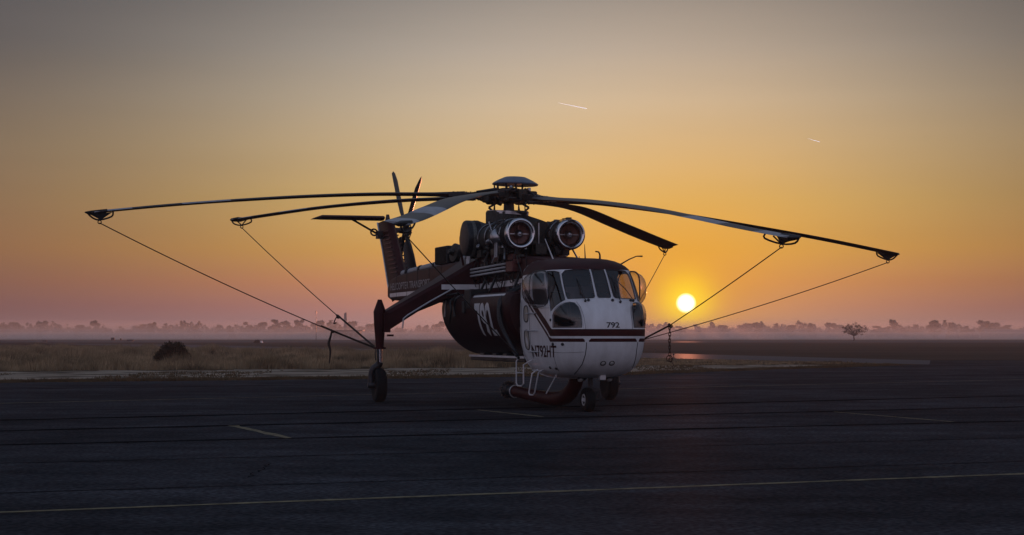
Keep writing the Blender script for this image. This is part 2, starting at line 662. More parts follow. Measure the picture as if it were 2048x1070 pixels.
# ================================================================== the helicopter
heli = empty('helicopter', (ROOTX, ROOTY, 0), HELI_RZ)
tag(heli, 'maroon and white heavy lift helicopter numbered 792 parked on the apron', 'helicopter')

# ---- cockpit pod surface: u runs round the plan, s runs up
ROWS = [(0.30, .76, 5.95, .05, 5.85), (.45, .77, 6.35, .42, 5.5), (.6, .79, 6.65, .62, 5.3), (.75, .84, 6.9, .77, 5.1), (.9, .93, 7.10, .89, 4.93),
        (1.1, 1.1, 7.31, .99, 4.75), (1.4, 1.4, 7.47, 1.06, 4.58), (1.85, 1.85, 7.53, 1.09, 4.5), (2.2, 2.2, 7.44, 1.09, 4.5), (2.55, 2.55, 7.22, 1.08, 4.5),
        (2.9, 2.9, 6.98, 1.06, 4.5), (3.1, 3.1, 6.83, 1.03, 4.5), (3.22, 3.22, 6.7, 1.0, 4.5), (3.34, 3.33, 6.5, .92, 4.5), (3.46, 3.42, 6.22, .78, 4.5),
        (3.58, 3.47, 5.9, .55, 4.5), (3.7, 3.49, 5.4, .05, 4.5)]


def row(s):
    R = ROWS
    s = min(max(s, R[0][0]), R[-1][0] - 1e-9)
    for i in range(len(R) - 1):
        if s <= R[i + 1][0]:
            break

    def tan(k, c):
        k0, k1 = max(k - 1, 0), min(k + 1, len(R) - 1)
        return (R[k1][c] - R[k0][c]) / (R[k1][0] - R[k0][0])
    h = R[i + 1][0] - R[i][0]
    t = (s - R[i][0]) / h
    return [(2 * t ** 3 - 3 * t * t + 1) * R[i][c] + (t ** 3 - 2 * t * t + t) * h * tan(i, c) + (-2 * t ** 3 + 3 * t * t) * R[i + 1][c] + (t ** 3 - t * t) * h * tan(i + 1, c) for c in range(1, 5)]


NX = 2.7


def pod(u, s):
    z, f, w, r = row(s)
    a = min(1.0, f - r - .02)
    if abs(u) <= 1:
        p = u * PI / 2
        c, q = math.cos(p), math.sin(p)
        rho = (abs(c) ** NX + abs(q) ** NX) ** (-1 / NX)
        return Vector((f - a + a * rho * c, w * rho * q, z))
    x = (f - a) + (r - (f - a)) * (abs(u) - 1)
    return Vector((x, math.copysign(w, u), z))


def podn(u, s):
    e = 2e-3
    n = (pod(u + e, s) - pod(u - e, s)).cross(pod(u, s + e) - pod(u, s - e))
    if n.length < 1e-9:
        n = Vector((0, 0, 1 if s > 2 else -1))
    n.normalize()
    c = Vector((5.8, 0, 2.1))
    if n.dot(pod(u, s) - c) < 0:
        n = -n
    return n


def podp(u, s, d=0.0):
    return pod(u, s) + podn(u, s) * d


def mirror(poly):
    return [(-u, s) for u, s in poly][::-1]


WS = [(.122, 3.185), (.30, 3.18), (.44, 3.16), (.492, 3.08), (.482, 2.60), (.470, 2.525), (.30, 2.535), (.145, 2.545), (.128, 2.58)]
WSC = [(-.092, 3.185), (.092, 3.185), (.090, 2.58), (.078, 2.55), (-.078, 2.55), (-.090, 2.58)]
QUART = [(.528, 3.12), (.60, 3.15), (.74, 3.15), (.80, 3.10), (.812, 2.7), (.81, 2.255), (.74, 2.315), (.66, 2.385), (.58, 2.45), (.508, 2.50), (.514, 2.7)]
CHIN = [(.345, 1.895), (.345, 2.16), (.36, 2.34), (.395, 2.43), (.45, 2.445), (.52, 2.42), (.62, 2.345), (.72, 2.24), (.775, 2.17), (.80, 1.895)]
SIDEW = [(.855, 3.10), (1.0, 3.13), (1.35, 3.12), (1.46, 3.06), (1.50, 2.9), (1.50, 2.62), (1.46, 2.46), (1.36, 2.41), (.96, 2.40), (.855, 2.44)]
BELT = [(-.84, 1.86), (.84, 1.86), (.84, 1.705), (-.84, 1.705)]
BELT2 = [[(-.84, 1.655), (-.335, 1.655), (-.315, 1.63), (-.31, 1.58), (-.84, 1.58)],
         [(-.262, 1.58), (-.262, 1.61), (-.235, 1.655), (.375, 1.655), (.40, 1.61), (.402, 1.58)],
         [(.44, 1.58), (.44, 1.62), (.46, 1.655), (.84, 1.655), (.84, 1.58)]]
DIAG = [(.84, 1.86), (.84, 1.705), (.90, 1.705), (1.999, 2.89), (1.999, 3.06)]
DIAG2 = [(.84, 1.655), (.84, 1.58), (.90, 1.58), (1.80, 2.55), (1.80, 2.63), (.935, 1.69)]
ROOFRED = [(-1.999, 3.69), (-1.999, 3.10), (-1.1, 3.165), (-.6, 3.18), (0, 3.19), (.6, 3.18), (1.1, 3.165), (1.999, 3.10), (1.999, 3.69)]

regions = []                      # (kind, polygon)
panes = [('windshield_pane', mirror(WS), GLASS), ('windshield_pane', WSC, GLASS), ('windshield_pane', WS, GLASS), ('quarter_window', mirror(QUART), GLASS),
         ('quarter_window', QUART, GLASS), ('chin_window', mirror(CHIN), CHINGLASS), ('chin_window', CHIN, CHINGLASS), ('side', mirror(SIDEW), GLASS), ('side', SIDEW, GLASS)]
for i, p in enumerate(panes):
    regions.append(('pane%d' % i, p[1]))
for p in [BELT, DIAG, mirror(DIAG), ROOFRED]:
    regions.append(('red', p))
for p in BELT2 + [DIAG2, mirror(DIAG2)]:
    regions.append(('red', p))


def inside(pt, poly):
    x, y = pt
    c = False
    j = len(poly) - 1
    for i in range(len(poly)):
        xi, yi = poly[i]
        xj, yj = poly[j]
        if (yi > y) != (yj > y) and x < (xj - xi) * (y - yi) / (yj - yi) + xi:
            c = not c
        j = i
    return c


def densify(poly, du=.045, ds=.06, closed=True):
    out = []
    n = len(poly)
    for i in range(n if closed else n - 1):
        a, b = poly[i], poly[(i + 1) % n]
        k = max(1, int(max(abs(a[0] - b[0]) / du, abs(a[1] - b[1]) / ds)))
        for j in range(k):
            out.append((lerp(a[0], b[0], j / k), lerp(a[1], b[1], j / k)))
    if not closed:
        out.append(poly[-1])
    return out


cv, ce = [], []


def constrain(pl, closed=True):
    o = len(cv)
    cv.extend(Vector(p) for p in pl)
    n = len(pl)
    for i in range(n if closed else n - 1):
        ce.append((o + i, o + (i + 1) % n))


constrain(densify([(-2, .31), (2, .31), (2, 3.69), (-2, 3.69)], .06, .08))
for k, p in regions:
    constrain(densify(p))
bpts = list(cv)
s_ = .36
while s_ < 3.66:
    for i in range(-33, 34):
        u_ = i * .0597
        if abs(u_) < 1.96 and all((abs(u_ - q.x) > .02 or abs(s_ - q.y) > .025) for q in bpts):
            cv.append(Vector((u_, s_)))
    s_ += .075
ov, oe, of, _a, _b, _c = delaunay_2d_cdt(cv, ce, [], 0, 1e-5)
fk = []
for f in of:
    c = sum((ov[i] for i in f), Vector((0, 0))) / len(f)
    k = 'white'
    for kk, p in regions:
        if inside(c, p):
            k = kk
            break
    fk.append(k)
p3 = [pod(v.x, v.y) for v in ov]
shell = MB()
keep = [(f, k) for f, k in zip(of, fk) if not k.startswith('pane')]
for f, k in keep:
    shell.f.append(tuple(f))
    shell.m.append(1 if k == 'red' else 0)
shell.v = [tuple(v) for v in p3]
# rear wall of the pod
rw = len(shell.v)
ns = 30
for i in range(ns + 1):
    s_ = lerp(.31, 3.69, i / ns)
    a, b = pod(-2, s_), pod(2, s_)
    shell.v += [tuple(a), tuple(b)]
for i in range(ns):
    shell.f.append((rw + 2 * i, rw + 2 * i + 1, rw + 2 * i + 3, rw + 2 * i + 2))
    shell.m.append(0)
cab = shell.build('cockpit_shell', [WHITE, RED, INTERIOR], heli, smooth=50)
bm = bmesh.new()
bm.from_mesh(cab.data)
bmesh.ops.remove_doubles(bm, verts=bm.verts, dist=.0008)
bmesh.ops.delete(bm, geom=[v for v in bm.verts if not v.link_faces], context='VERTS')
bmesh.ops.recalc_face_normals(bm, faces=bm.faces)
bm.to_mesh(cab.data)
bm.free()
so = cab.modifiers.new('wall', 'SOLIDIFY')
so.thickness = .028
so.offset = -1
so.material_offset = 2
so.material_offset_rim = 0

for i, (nm, poly, m) in enumerate(panes):
    if nm == 'side':
        continue
    idx = {}
    mb = MB()
    cu = sum(p[0] for p in poly) / len(poly)
    cs = sum(p[1] for p in poly) / len(poly)
    for f, k in zip(of, fk):
        if k != 'pane%d' % i:
            continue
        ff = []
        for vi in f:
            if vi not in idx:
                idx[vi] = len(mb.v)
                v = ov[vi]
                d = -.008
                if nm == 'chin_window':
                    e = ((v.x - cu) / .24) ** 2 + ((v.y - cs) / .30) ** 2
                    d = .006 + .075 * max(0, 1 - e)
                mb.v.append(tuple(podp(v.x, v.y, d)))
            ff.append(idx[vi])
        mb.f.append(tuple(ff))
        mb.m.append(0)
    o = mb.build(nm, m, cab, smooth=80)
    # rubber seal round the pane
    pl = densify(poly, .05, .08)
    sm = MB()
    sm.tube([podp(u, s, .002) for u, s in pl] + [podp(*pl[0], .002)], .007, 5)
    sm.build('window_seal', DARK, o, smooth=True)

def sup(a, n):
    c, q = math.cos(a), math.sin(a)
    rho = (abs(c) ** n + abs(q) ** n) ** (-1 / n)
    return rho * c, rho * q


# bubble side windows: blown plexiglass domes standing out from the door openings
for sg in (-1, 1):
    mb = MB()
    cx, cz, rx, rz, dep = 5.86, 2.765, .70, .40, .34
    nu, nv = 28, 9
    rg = []
    for j in range(nv + 1):
        q = j / nv * PI / 2
        rr = math.cos(q) ** .75 if j < nv else 0.02
        ee = lerp(3.6, 2.0, j / nv)
        rg.append([(cx + rx * rr * sup(2 * PI * k / nu, ee)[0], sg * (1.055 + dep * math.sin(q)), cz + rz * rr * sup(2 * PI * k / nu, ee)[1]) for k in range(nu)])
    mb.rings(rg, cap=False)
    o = mb.build('bubble_window', BUBBLEGLASS, cab, smooth=80)
    fm = MB()
    fm.tube([(cx + (rx + .01) * sup(2 * PI * k / 40, 3.6)[0], sg * 1.075, cz + (rz + .01) * sup(2 * PI * k / 40, 3.6)[1]) for k in range(41)], .016, 6)
    fm.build('window_frame', DARK, o, smooth=True)

# seams, rivets and hatches on the pod
def seam(poly, r=.006, m=DARK, closed=False, d=.001):
    pl = densify(poly, .04, .06, closed)
    if closed:
        pl.append(pl[0])
    mb = MB()
    mb.tube([podp(u, s, d) for u, s in pl], r, 4)
    mb.build('panel_seam', m, cab)


seam([(-.29, 1.57), (-.292, 1.45), (-.30, 1.3), (-.33, 1.1), (-.385, .93), (-.44, .8)], .009)
seam([(.42, 1.57), (.42, 1.4), (.45, 1.2), (.50, 1.0)], .009)
seam([(-.30, 1.86), (-.31, 2.1), (-.335, 2.35), (-.37, 2.46)], .004)
seam([(.32, 1.86), (.32, 2.2), (.36, 2.45)], .004)
seam([(-.82, 1.57), (-.80, 1.3), (-.74, 1.05), (-.7, .9)], .005)
seam([(-.83, 1.87), (-.82, 2.15), (-.81, 2.4), (-.80, 3.1)], .008, STEEL)
seam([(-1.20, 1.36), (-1.0, 1.36), (-.9, 1.36), (-.6, 1.34), (-.32, 1.36)], .003)
seam([(-1.5, 2.36), (-1.2, 2.33), (-.83, 2.33)], .006, STEEL)
# crew door edge windows
for (s0, s1) in ((2.03, 2.40), (1.40, 1.84)):
    pl = []
    for k in range(20):
        a = 2 * PI * k / 20
        c_, q_ = math.cos(a), math.sin(a)
        n_ = 3.2
        rho = (abs(c_) ** n_ + abs(q_) ** n_) ** (-1 / n_)
        pl.append((-1.765 + .085 * rho * c_, (s0 + s1) / 2 + (s1 - s0) / 2 * rho * q_))
    seam(pl, .014, BLACK, True, .004)
    mb = MB()
    mb.add([podp(u, s, .003) for u, s in pl], [tuple(range(len(pl)))])
    mb.build('door_window', mat('aged_plexiglass', (.42, .38, .33), .3), cab)
seam([(-1.64, 2.48), (-1.64, 1.2)], .005)
for s_ in (2.22, 1.83, 1.36):
    mb = MB()
    mb.tube([podp(-1.72, s_, .05), podp(-1.35, s_, .05)], .012, 5)
    mb.tube([podp(-1.70, s_, .0), podp(-1.70, s_, .05)], .01, 5)
    mb.tube([podp(-1.37, s_, .0), podp(-1.37, s_, .05)], .01, 5)
    mb.build('grab_rail', PIPE, cab)
for u_, s_ in ((-.84, 2.06), (-.80, 1.53), (-.60, 1.53), (.1, 2.49), (-.22, 2.49), (.36, 2.49), (-.95, 1.0), (-.75, .98)):
    mb = MB()
    p, n = podp(u_, s_, 0), podn(u_, s_)
    mb.lathe(p - n * .01, n, [(0, .035), (.035, .032), (.04, .012)], 10)
    mb.build('fitting', DARK, cab)
for u_ in (-.045, .085):
    p, n = podp(u_, 1.11, 0), podn(u_, 1.11)
    mb = MB()
    mb.lathe(p - n * .01, n, [(0, .068), (.012, .068), (.014, .052), (.004, .048)], 18)
    o = mb.build('landing_light', DARK, cab, smooth=True)
    mb = MB()
    mb.lathe(p, n, [(0, .047), (.008, .04), (.012, .02)], 14)
    mb.build('lens', LAMP, o, smooth=True)
# rivet rows
mb = MB()
for (u0, s0, u1, s1, n) in ((-.325, 1.9, -.36, 2.4, 16), (.34, 1.9, .38, 2.4, 16), (-1.58, 2.4, -1.58, 1.1, 26), (-.13, 3.12, -.13, 2.56, 12), (.115, 3.12, .115, 2.56, 12)):
    for k in range(n):
        t = k / (n - 1)
        u_, s_ = lerp(u0, u1, t), lerp(s0, s1, t)
        p, nn = podp(u_, s_, 0), podn(u_, s_)
        mb.lathe(p, nn, [(0, .009), (.004, .004)], 5)
tag(mb.build('rivets', STEEL, cab), kind='stuff')
# wipers
for (a, b, c) in (((.20, 2.45), (.135, 3.0), .2), ((.40, 2.48), (.19, 2.95), .2), ((-.26, 2.47), (-.30, 2.9), .2)):
    mb = MB()
    mb.tube([podp(*a, .03), podp(lerp(a[0], b[0], .5), lerp(a[1], b[1], .5), .07), podp(*b, .04)], .010, 5)
    mb.lathe(podp(*a, -.01), podn(*a), [(0, .03), (.05, .025)], 8)
    e = podp(b[0], b[1] - .28, .03)
    f_ = podp(b[0] - .01, b[1] + .08, .03)
    mb.tube([e, podp(*b, .035), f_], .012, 4)
    mb.build('wiper', BLACK, cab)
# lettering on the pod
def pod_word(word, u0, u1, s0, s1, m, off=.0, sl=6):
    v, f = text_flat(word, 1.0, off, 1.0, sl)
    mb = MB()
    mb.add([podp(lerp(u0, u1, x), lerp(s0, s1, y), .004) for x, y in v], f)
    mb.build('lettering', m, cab, recalc=False)


pod_word('792', -.035, .14, 1.885, 2.010, BLACK, .045)
pod_word('N792HT', -1.62, -.72, 1.235, 1.50, RED, .03, 8)
# inside the pod: floor, two seats, panel
mb = MB()
mb.box((5.7, 0, 1.55), (2.2, 1.9, .06))
mb.build('cabin_floor', INTERIOR, cab)
for sy in (-.5, .5):
    st = MB()
    st.box((5.95, sy, 1.95), (.5, .48, .14))
    st.box((5.68, sy, 2.32), (.14, .46, .75), Matrix.Rotation(rad(-8), 3, 'Y'))
    st.box((5.62, sy, 2.80), (.10, .26, .20))
    st.box((5.95, sy, 1.75), (.3, .3, .34))
    st.build('pilot_seat', SEATM, cab, bevel=.03)
mb = MB()
mb.box((6.75, 0, 2.27), (.25, 1.3, .34), Matrix.Rotation(rad(20), 3, 'Y'))
mb.box((6.55, 0, 1.95), (.5, .35, .5))
mb.build('instrument_panel', INTERIOR, cab, bevel=.03)
# roof aerials and mirror arms
mb = MB(); mb.tube([(5.6, .12, 3.45), (5.55, .12, 3.80)], [.018, .006], 6); mb.build('whip_aerial', BLACK, heli)
mb = MB(); mb.tube([(5.75, .42, 3.40), (5.75, .42, 3.56), (5.78, .38, 3.62), (5.78, .30, 3.63)], [.03, .02, .018, .016], 6); mb.build('pitot_mast', BLACK, heli)
mb = MB(); mb.tube([(6.0, .82, 3.33), (6.05, 1.02, 3.45), (6.1, 1.18, 3.52), (6.1, 1.32, 3.52)], [.02, .016, .014, .02], 6); mb.build('mirror_arm', BLACK, heli)
mb = MB(); mb.tube([(5.0, -.45, 3.46), (4.9, -.62, 3.95)], [.02, .009], 6); mb.build('whip_aerial', PIPE, heli)

# ---- backbone and tail boom
def section_loft(stations, nseg=3, rcorner=.08):
    """stations (x, half width, z0, z1): rounded rectangles"""
    out = []
    for x, w, z0, z1 in stations:
        ring = []
        r = min(rcorner, w * .45, (z1 - z0) * .45)
        for cx_, cz_, a0 in ((w - r, z1 - r, 0), (-(w - r), z1 - r, 90), (-(w - r), z0 + r, 180), (w - r, z0 + r, 270)):
            for k in range(nseg + 1):
                a = rad(a0 + 90 * k / nseg)
                ring.append((x, cx_ + r * math.cos(a), cz_ + r * math.sin(a)))
        out.append(ring)
    return out


mb = MB()
mb.rings(section_loft([(5.0, .55, 3.1, 3.44), (4.5, .62, 2.86, 3.52), (3.4, .66, 2.78, 3.6), (1.5, .66, 2.74, 3.70), (0, .66, 2.72, 3.78), (-1.6, .62, 2.72, 3.80), (-2.6, .52, 2.76, 3.76)]))
spine = mb.build('backbone', RED, heli, smooth=30)
mb = MB()
mb.rings(section_loft([(-2.5, .50, 2.78, 3.74), (-5, .45, 2.78, 3.72), (-8, .38, 2.78, 3.68), (-11, .30, 2.80, 3.60), (-12.2, .25, 2.84, 3.5), (-12.9, .16, 2.92, 3.3)]))
boom = mb.build('tail_boom', RED, heli, smooth=30)
# white stripe along both sides
for sg in (-1, 1):
    mb = MB()
    pts = [(4.5, .622, 3.06, .09), (3.4, .662, 3.01, .075), (1.5, .662, 2.985, .07), (0, .662, 2.98, .07), (-1.6, .622, 2.98, .07), (-2.6, .522, 2.98, .07)]
    vs_, fs = [], []
    for x, w, z, h in pts:
        vs_ += [(x, sg * (w + .004), z - h), (x, sg * (w + .004), z + h)]
    for i in range(len(pts) - 1):
        fs.append((2 * i, 2 * i + 2, 2 * i + 3, 2 * i + 1))
    mb.add(vs_, fs)
    mb.build('white_stripe', WHITE, spine)
    mb = MB()
    pts = [(-2.6, .50), (-5, .45), (-8, .38), (-11, .30), (-12.2, .25)]
    vs_, fs = [], []
    for x, w in pts:
        vs_ += [(x, sg * (w + .004), 2.93), (x, sg * (w + .004), 3.05)]
    for i in range(len(pts) - 1):
        fs.append((2 * i, 2 * i + 2, 2 * i + 3, 2 * i + 1))
    mb.add(vs_, fs)
    mb.build('white_stripe', WHITE, boom)
v, f = text_flat('HELICOPTER TRANSPORT', .22, .02, 5.6, 4)
mb = MB()
mb.add([(-12.1 + x, -(interp([(-12.2, .25), (-11, .30), (-8, .38), (-5, .45), (-2.5, .5)], -12.1 + x) + .006), 3.14 + y) for x, y in v], f)
mb.build('lettering', mat('faded_letter_paint', (.34, .33, .34), .5), boom, recalc=False)
for k in range(6):
    x = -3.6 - k * 1.5
    w = interp([(-12.2, .25), (-11, .30), (-8, .38), (-5, .45), (-2.5, .5)], x)
    for sg in (-1, 1):
        mb = MB(); mb.box((x, sg * (w + .002), 3.24), (.022, .012, .84)); mb.build('panel_seam', BLACK, boom)
for x in (.2, 1.35, 2.5, 3.6):
    for sg in (-1, 1):
        mb = MB(); mb.box((x, sg * .664, 3.2), (.02, .012, .82)); mb.build('panel_seam', BLACK, spine)
# tail drive shaft cover along the boom
mb = MB()
mb.tube([(-2.2, -.1, 3.86), (-6, -.1, 3.80), (-11.2, -.05, 3.66)], .10, 10)
mb.build('drive_shaft_cover', mat('grey_fairing_paint', (.34, .35, .38), .4), boom, smooth=True)
mb = MB()
for x in (-3.4, -5.2, -7.0, -8.8, -10.4):
    mb = MB()
    mb.lathe((x, -.1, 3.84 + (x + 2.2) * .02), (1, 0, 0), [(0, .13), (.1, .13)], 12)
    mb.build('shaft_bearing_mount', DARK, boom)
# boom top equipment: oil cooler box with fins and a fan
mb = MB()
mb.box((-5.2, -.12, 3.98), (1.3, .62, .5))
ob = mb.build('oil_cooler', DARK, heli, bevel=.02)
for k in range(12):
    m2 = MB()
    m2.box((-5.78 + k * .105, -.435, 3.98), (.02, .03, .46))
    m2.build('cooling_fin', GREASY, ob)
mb = MB(); mb.lathe((-4.2, -.2, 4.0), (.2, -1, .15), [(-.2, .2), (.1, .26), (.14, .26), (.16, .1)], 14); mb.lathe((-4.2, -.2, 4.0), (.2, -1, .15), [(.16, .1), (.3, .07)], 8)
ob = mb.build('blower', GREASY, heli, smooth=True)

# ---- fin, stabiliser and tail rotor
def wing(sections):
    """sections: list of (leading point, trailing point, half thickness vector)"""
    prof = [(0, 0), (.06, .6), (.2, 1), (.45, .95), (.75, .5), (1, .05)]
    rg = []
    for le, te, th in sections:
        le, te, th = Vector(le), Vector(te), Vector(th)
        up = [le.lerp(te, a) + th * b for a, b in prof]
        dn = [le.lerp(te, a) - th * b for a, b in prof[-1:0:-1]]
        rg.append(up + dn)
    return rg


mb = MB()
mb.rings(wing([((-10.9, 0, 3.35), (-12.9, 0, 2.8), (0, .19, 0)), ((-11.2, 0, 3.62), (-13.25, 0, 3.1), (0, .18, 0)), ((-12.15, 0, 4.6), (-14.2, 0, 4.5), (0, .15, 0)), ((-12.95, 0, 5.46), (-14.95, 0, 5.46), (0, .12, 0))]))
fin = mb.build('tail_fin', RED, heli, smooth=60)
for k in range(11):
    t = k / 11
    z0 = 3.72 + 1.5 * t
    xl = -11.3 - 1.5 * t
    m2 = MB()
    for sg in (-1, 1):
        m2.bar((xl - .25, sg * (.19 - .04 * t), z0), (xl - 1.15, sg * (.185 - .045 * t), z0), .03, .035)
    m2.build('fin_rib', REDD, fin)
m2 = MB(); m2.tube([(-13.18, -.02, 3.0), (-14.2, -.02, 4.5), (-14.98, -.02, 5.46)], .035, 6); m2.build('trailing_edge_strip', PIPE, fin)
mb = MB()
mb.rings(wing([((-13.2, -.18, 5.53), (-14.4, -.18, 5.52), (0, 0, .075)), ((-13.2, -2.2, 5.53), (-14.4, -2.2, 5.52), (0, 0, .07)), ((-13.5, -2.42, 5.50), (-14.4, -2.40, 5.50), (0, 0, .02))]))
stab = mb.build('stabiliser', RED, heli, smooth=50)
mb = MB(); mb.tube([(-13.7, -1.15, 5.48), (-13.8, -.15, 4.95)], .035, 6); mb.build('stabiliser_strut', DARK, stab)
mb = MB(); mb.torus((-13.75, -.42, 5.08), (1, 0, .3), .11, .03, 12, 6); mb.box((-13.8, -.22, 5.0), (.3, .2, .25)); mb.build('strut_bracket', DARK, stab)
mb = MB()
mb.lathe((-14.5, .05, 5.20), (0, 1, 0), [(0, .16), (.25, .15), (.3, .10), (.55, .085), (.56, .10), (.62, .10)], 16)
gb = mb.build('tail_gearbox', DARK, heli, smooth=True)
mb = MB(); mb.tube([(-13.6, 0, 5.4), (-13.6, 0, 5.66)], [.1, .05], 10); mb.build('tail_light', DARK, fin, smooth=True)
TR = Vector((-14.3, .80, 5.12))
mb = MB()
mb.lathe((-14.5, .62, 5.20), (0, 1, 0), [(0, .09), (.12, .12), (.2, .14), (.36, .13), (.40, .06)], 14)
for k in range(4):
    a = rad(38 + 90 * k)
    mb.bar((-14.5, .82, 5.20), (-14.5 + .45 * math.cos(a), .82, 5.20 + .45 * math.sin(a)), .12, .10)
    b2 = a + .35
    mb.tube([(-14.5 + .1 * math.cos(b2), 1.0, 5.20 + .1 * math.sin(b2)), (-14.5 + .42 * math.cos(a + .15), .86, 5.20 + .42 * math.sin(a + .15))], .02, 5)
mb.build('tail_rotor_hub', GREASY, heli, smooth=True)
for k in range(4):
    a = rad(38 + 90 * k)
    d = Vector((math.cos(a), 0, math.sin(a)))
    q = Vector((-math.sin(a), .75, math.cos(a))).normalized()
    n_ = d.cross(q).normalized()
    o_ = Vector((-14.5, .82, 5.20))
    rg = wing([(o_ + d * r + q * c * .35, o_ + d * r - q * c * .65, n_ * t) for r, c, t in ((.42, .18, .04), (.65, .36, .035), (1.2, .46, .028), (2.35, .46, .02), (2.60, .16, .008))])
    mb = MB()
    mb.rings(rg)
    o = mb.build('tail_rotor_blade', BLADE, heli, smooth=60)

# ---- outriggers (stub wings carrying the main gear)
MAINS = []
for sg in (-1, 1):
    mb = MB()
    st = [(.50, -.35, -2.3, 2.74, 3.76), (.62, -.42, -2.25, 2.72, 3.74), (1.5, -.62, -1.9, 2.62, 3.20), (2.2, -.72, -1.65, 2.33, 2.80), (2.9, -.82, -1.42, 1.88, 2.40), (3.02, -.84, -1.40, 1.84, 2.33)]
    rg = []
    for y, xf, xr, z0, z1 in st:
        ch = .09
        rg.append([(xf, sg * y, z0 + .05), (xf, sg * y, z1 - ch), (xf - ch * 1.2, sg * y, z1), (xr, sg * y, z1), (xr, sg * y, z0 + .05), (xr + .08, sg * y, z0), (xf - .08, sg * y, z0)])
    mb.rings(rg)
    og = mb.build('outrigger', RED, heli, smooth=25)
    # white flash across its root and a hydraulic line down its face
    mb = MB()
    vs_ = []
    for y in (.68, .95, 1.25, 1.50, 1.62):
        xf = interp([(.62, -.42), (1.5, -.62), (2.2, -.72)], y)
        vs_ += [(xf + .006, sg * y, 2.90), (xf + .006, sg * y, 3.03)]
    mb.add(vs_, [(2 * i, 2 * i + 2, 2 * i + 3, 2 * i + 1) for i in range(4)])
    mb.build('white_stripe', WHITE, og)
    mb = MB()
    mb.tube([(-.50, sg * 1.35, 2.92), (-.60, sg * 1.95, 2.58), (-.68, sg * 2.5, 2.24), (-.72, sg * 2.60, 2.15), (-.74, sg * 2.62, 1.9)], .022, 6)
    mb.build('hydraulic_line', PIPE, og)
    gear = empty('main_gear', (0, 0, 0))
    gear.parent = heli
    gx, gy = -1.08, sg * 3.14
    mb = MB()
    mb.lathe((gx, gy, 0), (0, 0, 1), [(1.40, .10), (1.45, .105), (2.0, .15), (2.32, .165), (2.36, .155), (2.62, .06), (2.64, .055)], 14)
    mb.lathe((gx, gy, 0), (0, 0, 1), [(1.37, .17), (1.42, .17)], 14)
    mb.box((gx + .1, sg * 3.0, 2.05), (.34, .16, .5))
    mb.box((gx + .08, sg * 2.88, 1.72), (.25, .12, .05))
    mb.build('strut_housing', RED, gear, smooth=35)
    mb = MB()
    mb.lathe((gx, gy, 0), (0, 0, 1), [(1.0, .065), (1.4, .065)], 12)
    mb.build('oleo_piston', CHROME, gear, smooth=True)
    mb = MB()
    mb.bar((gx + .1, gy - sg * -.08, 1.36), (gx + .17, gy + sg * .08, 1.18), .04, .06)
    mb.bar((gx + .17, gy + sg * .08, 1.2), (gx + .1, gy + sg * .06, 1.0), .04, .06)
    mb.tube([(gx, gy, 1.02), (gx, gy + sg * .03, .96), (gx - .04, gy + sg * .16, .86), (gx - .06, gy + sg * .21, .70), (gx - .05, gy + sg * .22, .44)], [.10, .095, .085, .075, .07], 10, smooth_path=4)
    mb.lathe((gx - .05, gy + sg * .30, .445), (0, -sg, 0), [(0, .06), (.05, .09), (.20, .09), (.35, .05)], 12)
    mb.build('axle_fork', DARK, gear, smooth=True)
    wy = gy + sg * 0.0
    mb = MB()
    mb.lathe((gx - .05, wy, .445), (0, 1, 0), [(-.11, .20), (-.13, .25), (-.14, .33), (-.125, .40), (-.085, .435), (-.03, .445), (.03, .445), (.085, .435), (.125, .40), (.14, .33), (.13, .25), (.11, .20)], 32)
    mb.build('tyre', RUBBER, gear, smooth=35)
    mb = MB()
    mb.lathe((gx - .05, wy, .445), (0, 1, 0), [(-.10, .21), (-.09, .19), (-.06, .10), (-.10, .08), (-.10, .01)], 20)
    mb.lathe((gx - .05, wy, .445), (0, 1, 0), [(.10, .21), (.09, .19), (.06, .10), (.10, .08), (.10, .01)], 20)
    mb.build('rim', DARK, gear, smooth=30)
    mb = MB(); mb.tube([(gx + .03, gy + sg * .11, 1.38), (gx + .05, gy + sg * .13, 1.25), (gx + .02, gy + sg * .11, 1.08)], .015, 5); mb.build('brake_line', BLACK, gear)

# ---- nose gear
gear = empty('nose_gear')
gear.parent = heli
nx, ny = 6.28, -.06
mb = MB()
mb.tube([(nx, 0, .95), (nx, 0, .52)], .06, 10)
mb.tube([(nx - .05, 0, .85), (nx - .45, 0, .72), (nx - .62, 0, .85)], .03, 6)
mb.bar((nx, .0, .52), (nx, .19, .50), .1, .08)
mb.bar((nx, .18, .52), (nx - .02, .18, .27), .1, .05)
mb.tube([(nx - .02, .2, .28), (nx - .02, -.17, .28)], .035, 8)
mb.build('strut', DARK, gear, smooth=True)
mb = MB()
mb.lathe((nx - .02, ny, .28), (0, 1, 0), [(-.08, .13), (-.105, .15), (-.115, .2), (-.10, .25), (-.05, .278), (.05, .278), (.10, .25), (.115, .2), (.105, .15), (.08, .13)], 28)
mb.build('tyre', RUBBER, gear, smooth=35)
mb = MB()
mb.lathe((nx - .02, ny - .10, .28), (0, -1, 0), [(-.03, .135), (.0, .13), (.005, .115), (-.03, .10), (-.03, .05), (.02, .045), (.03, .03)], 20)
mb.lathe((nx - .02, ny + .10, .28), (0, 1, 0), [(-.03, .135), (.0, .13), (.005, .115), (-.03, .10), (-.03, .05), (.02, .045), (.03, .03)], 20)
mb.build('rim', HUBCAP, gear, smooth=30)
mb = MB(); mb.box((nx + .55, .08, .80), (.14, .14, .14)); mb.build('belly_beacon', PIPE, heli, bevel=.02)
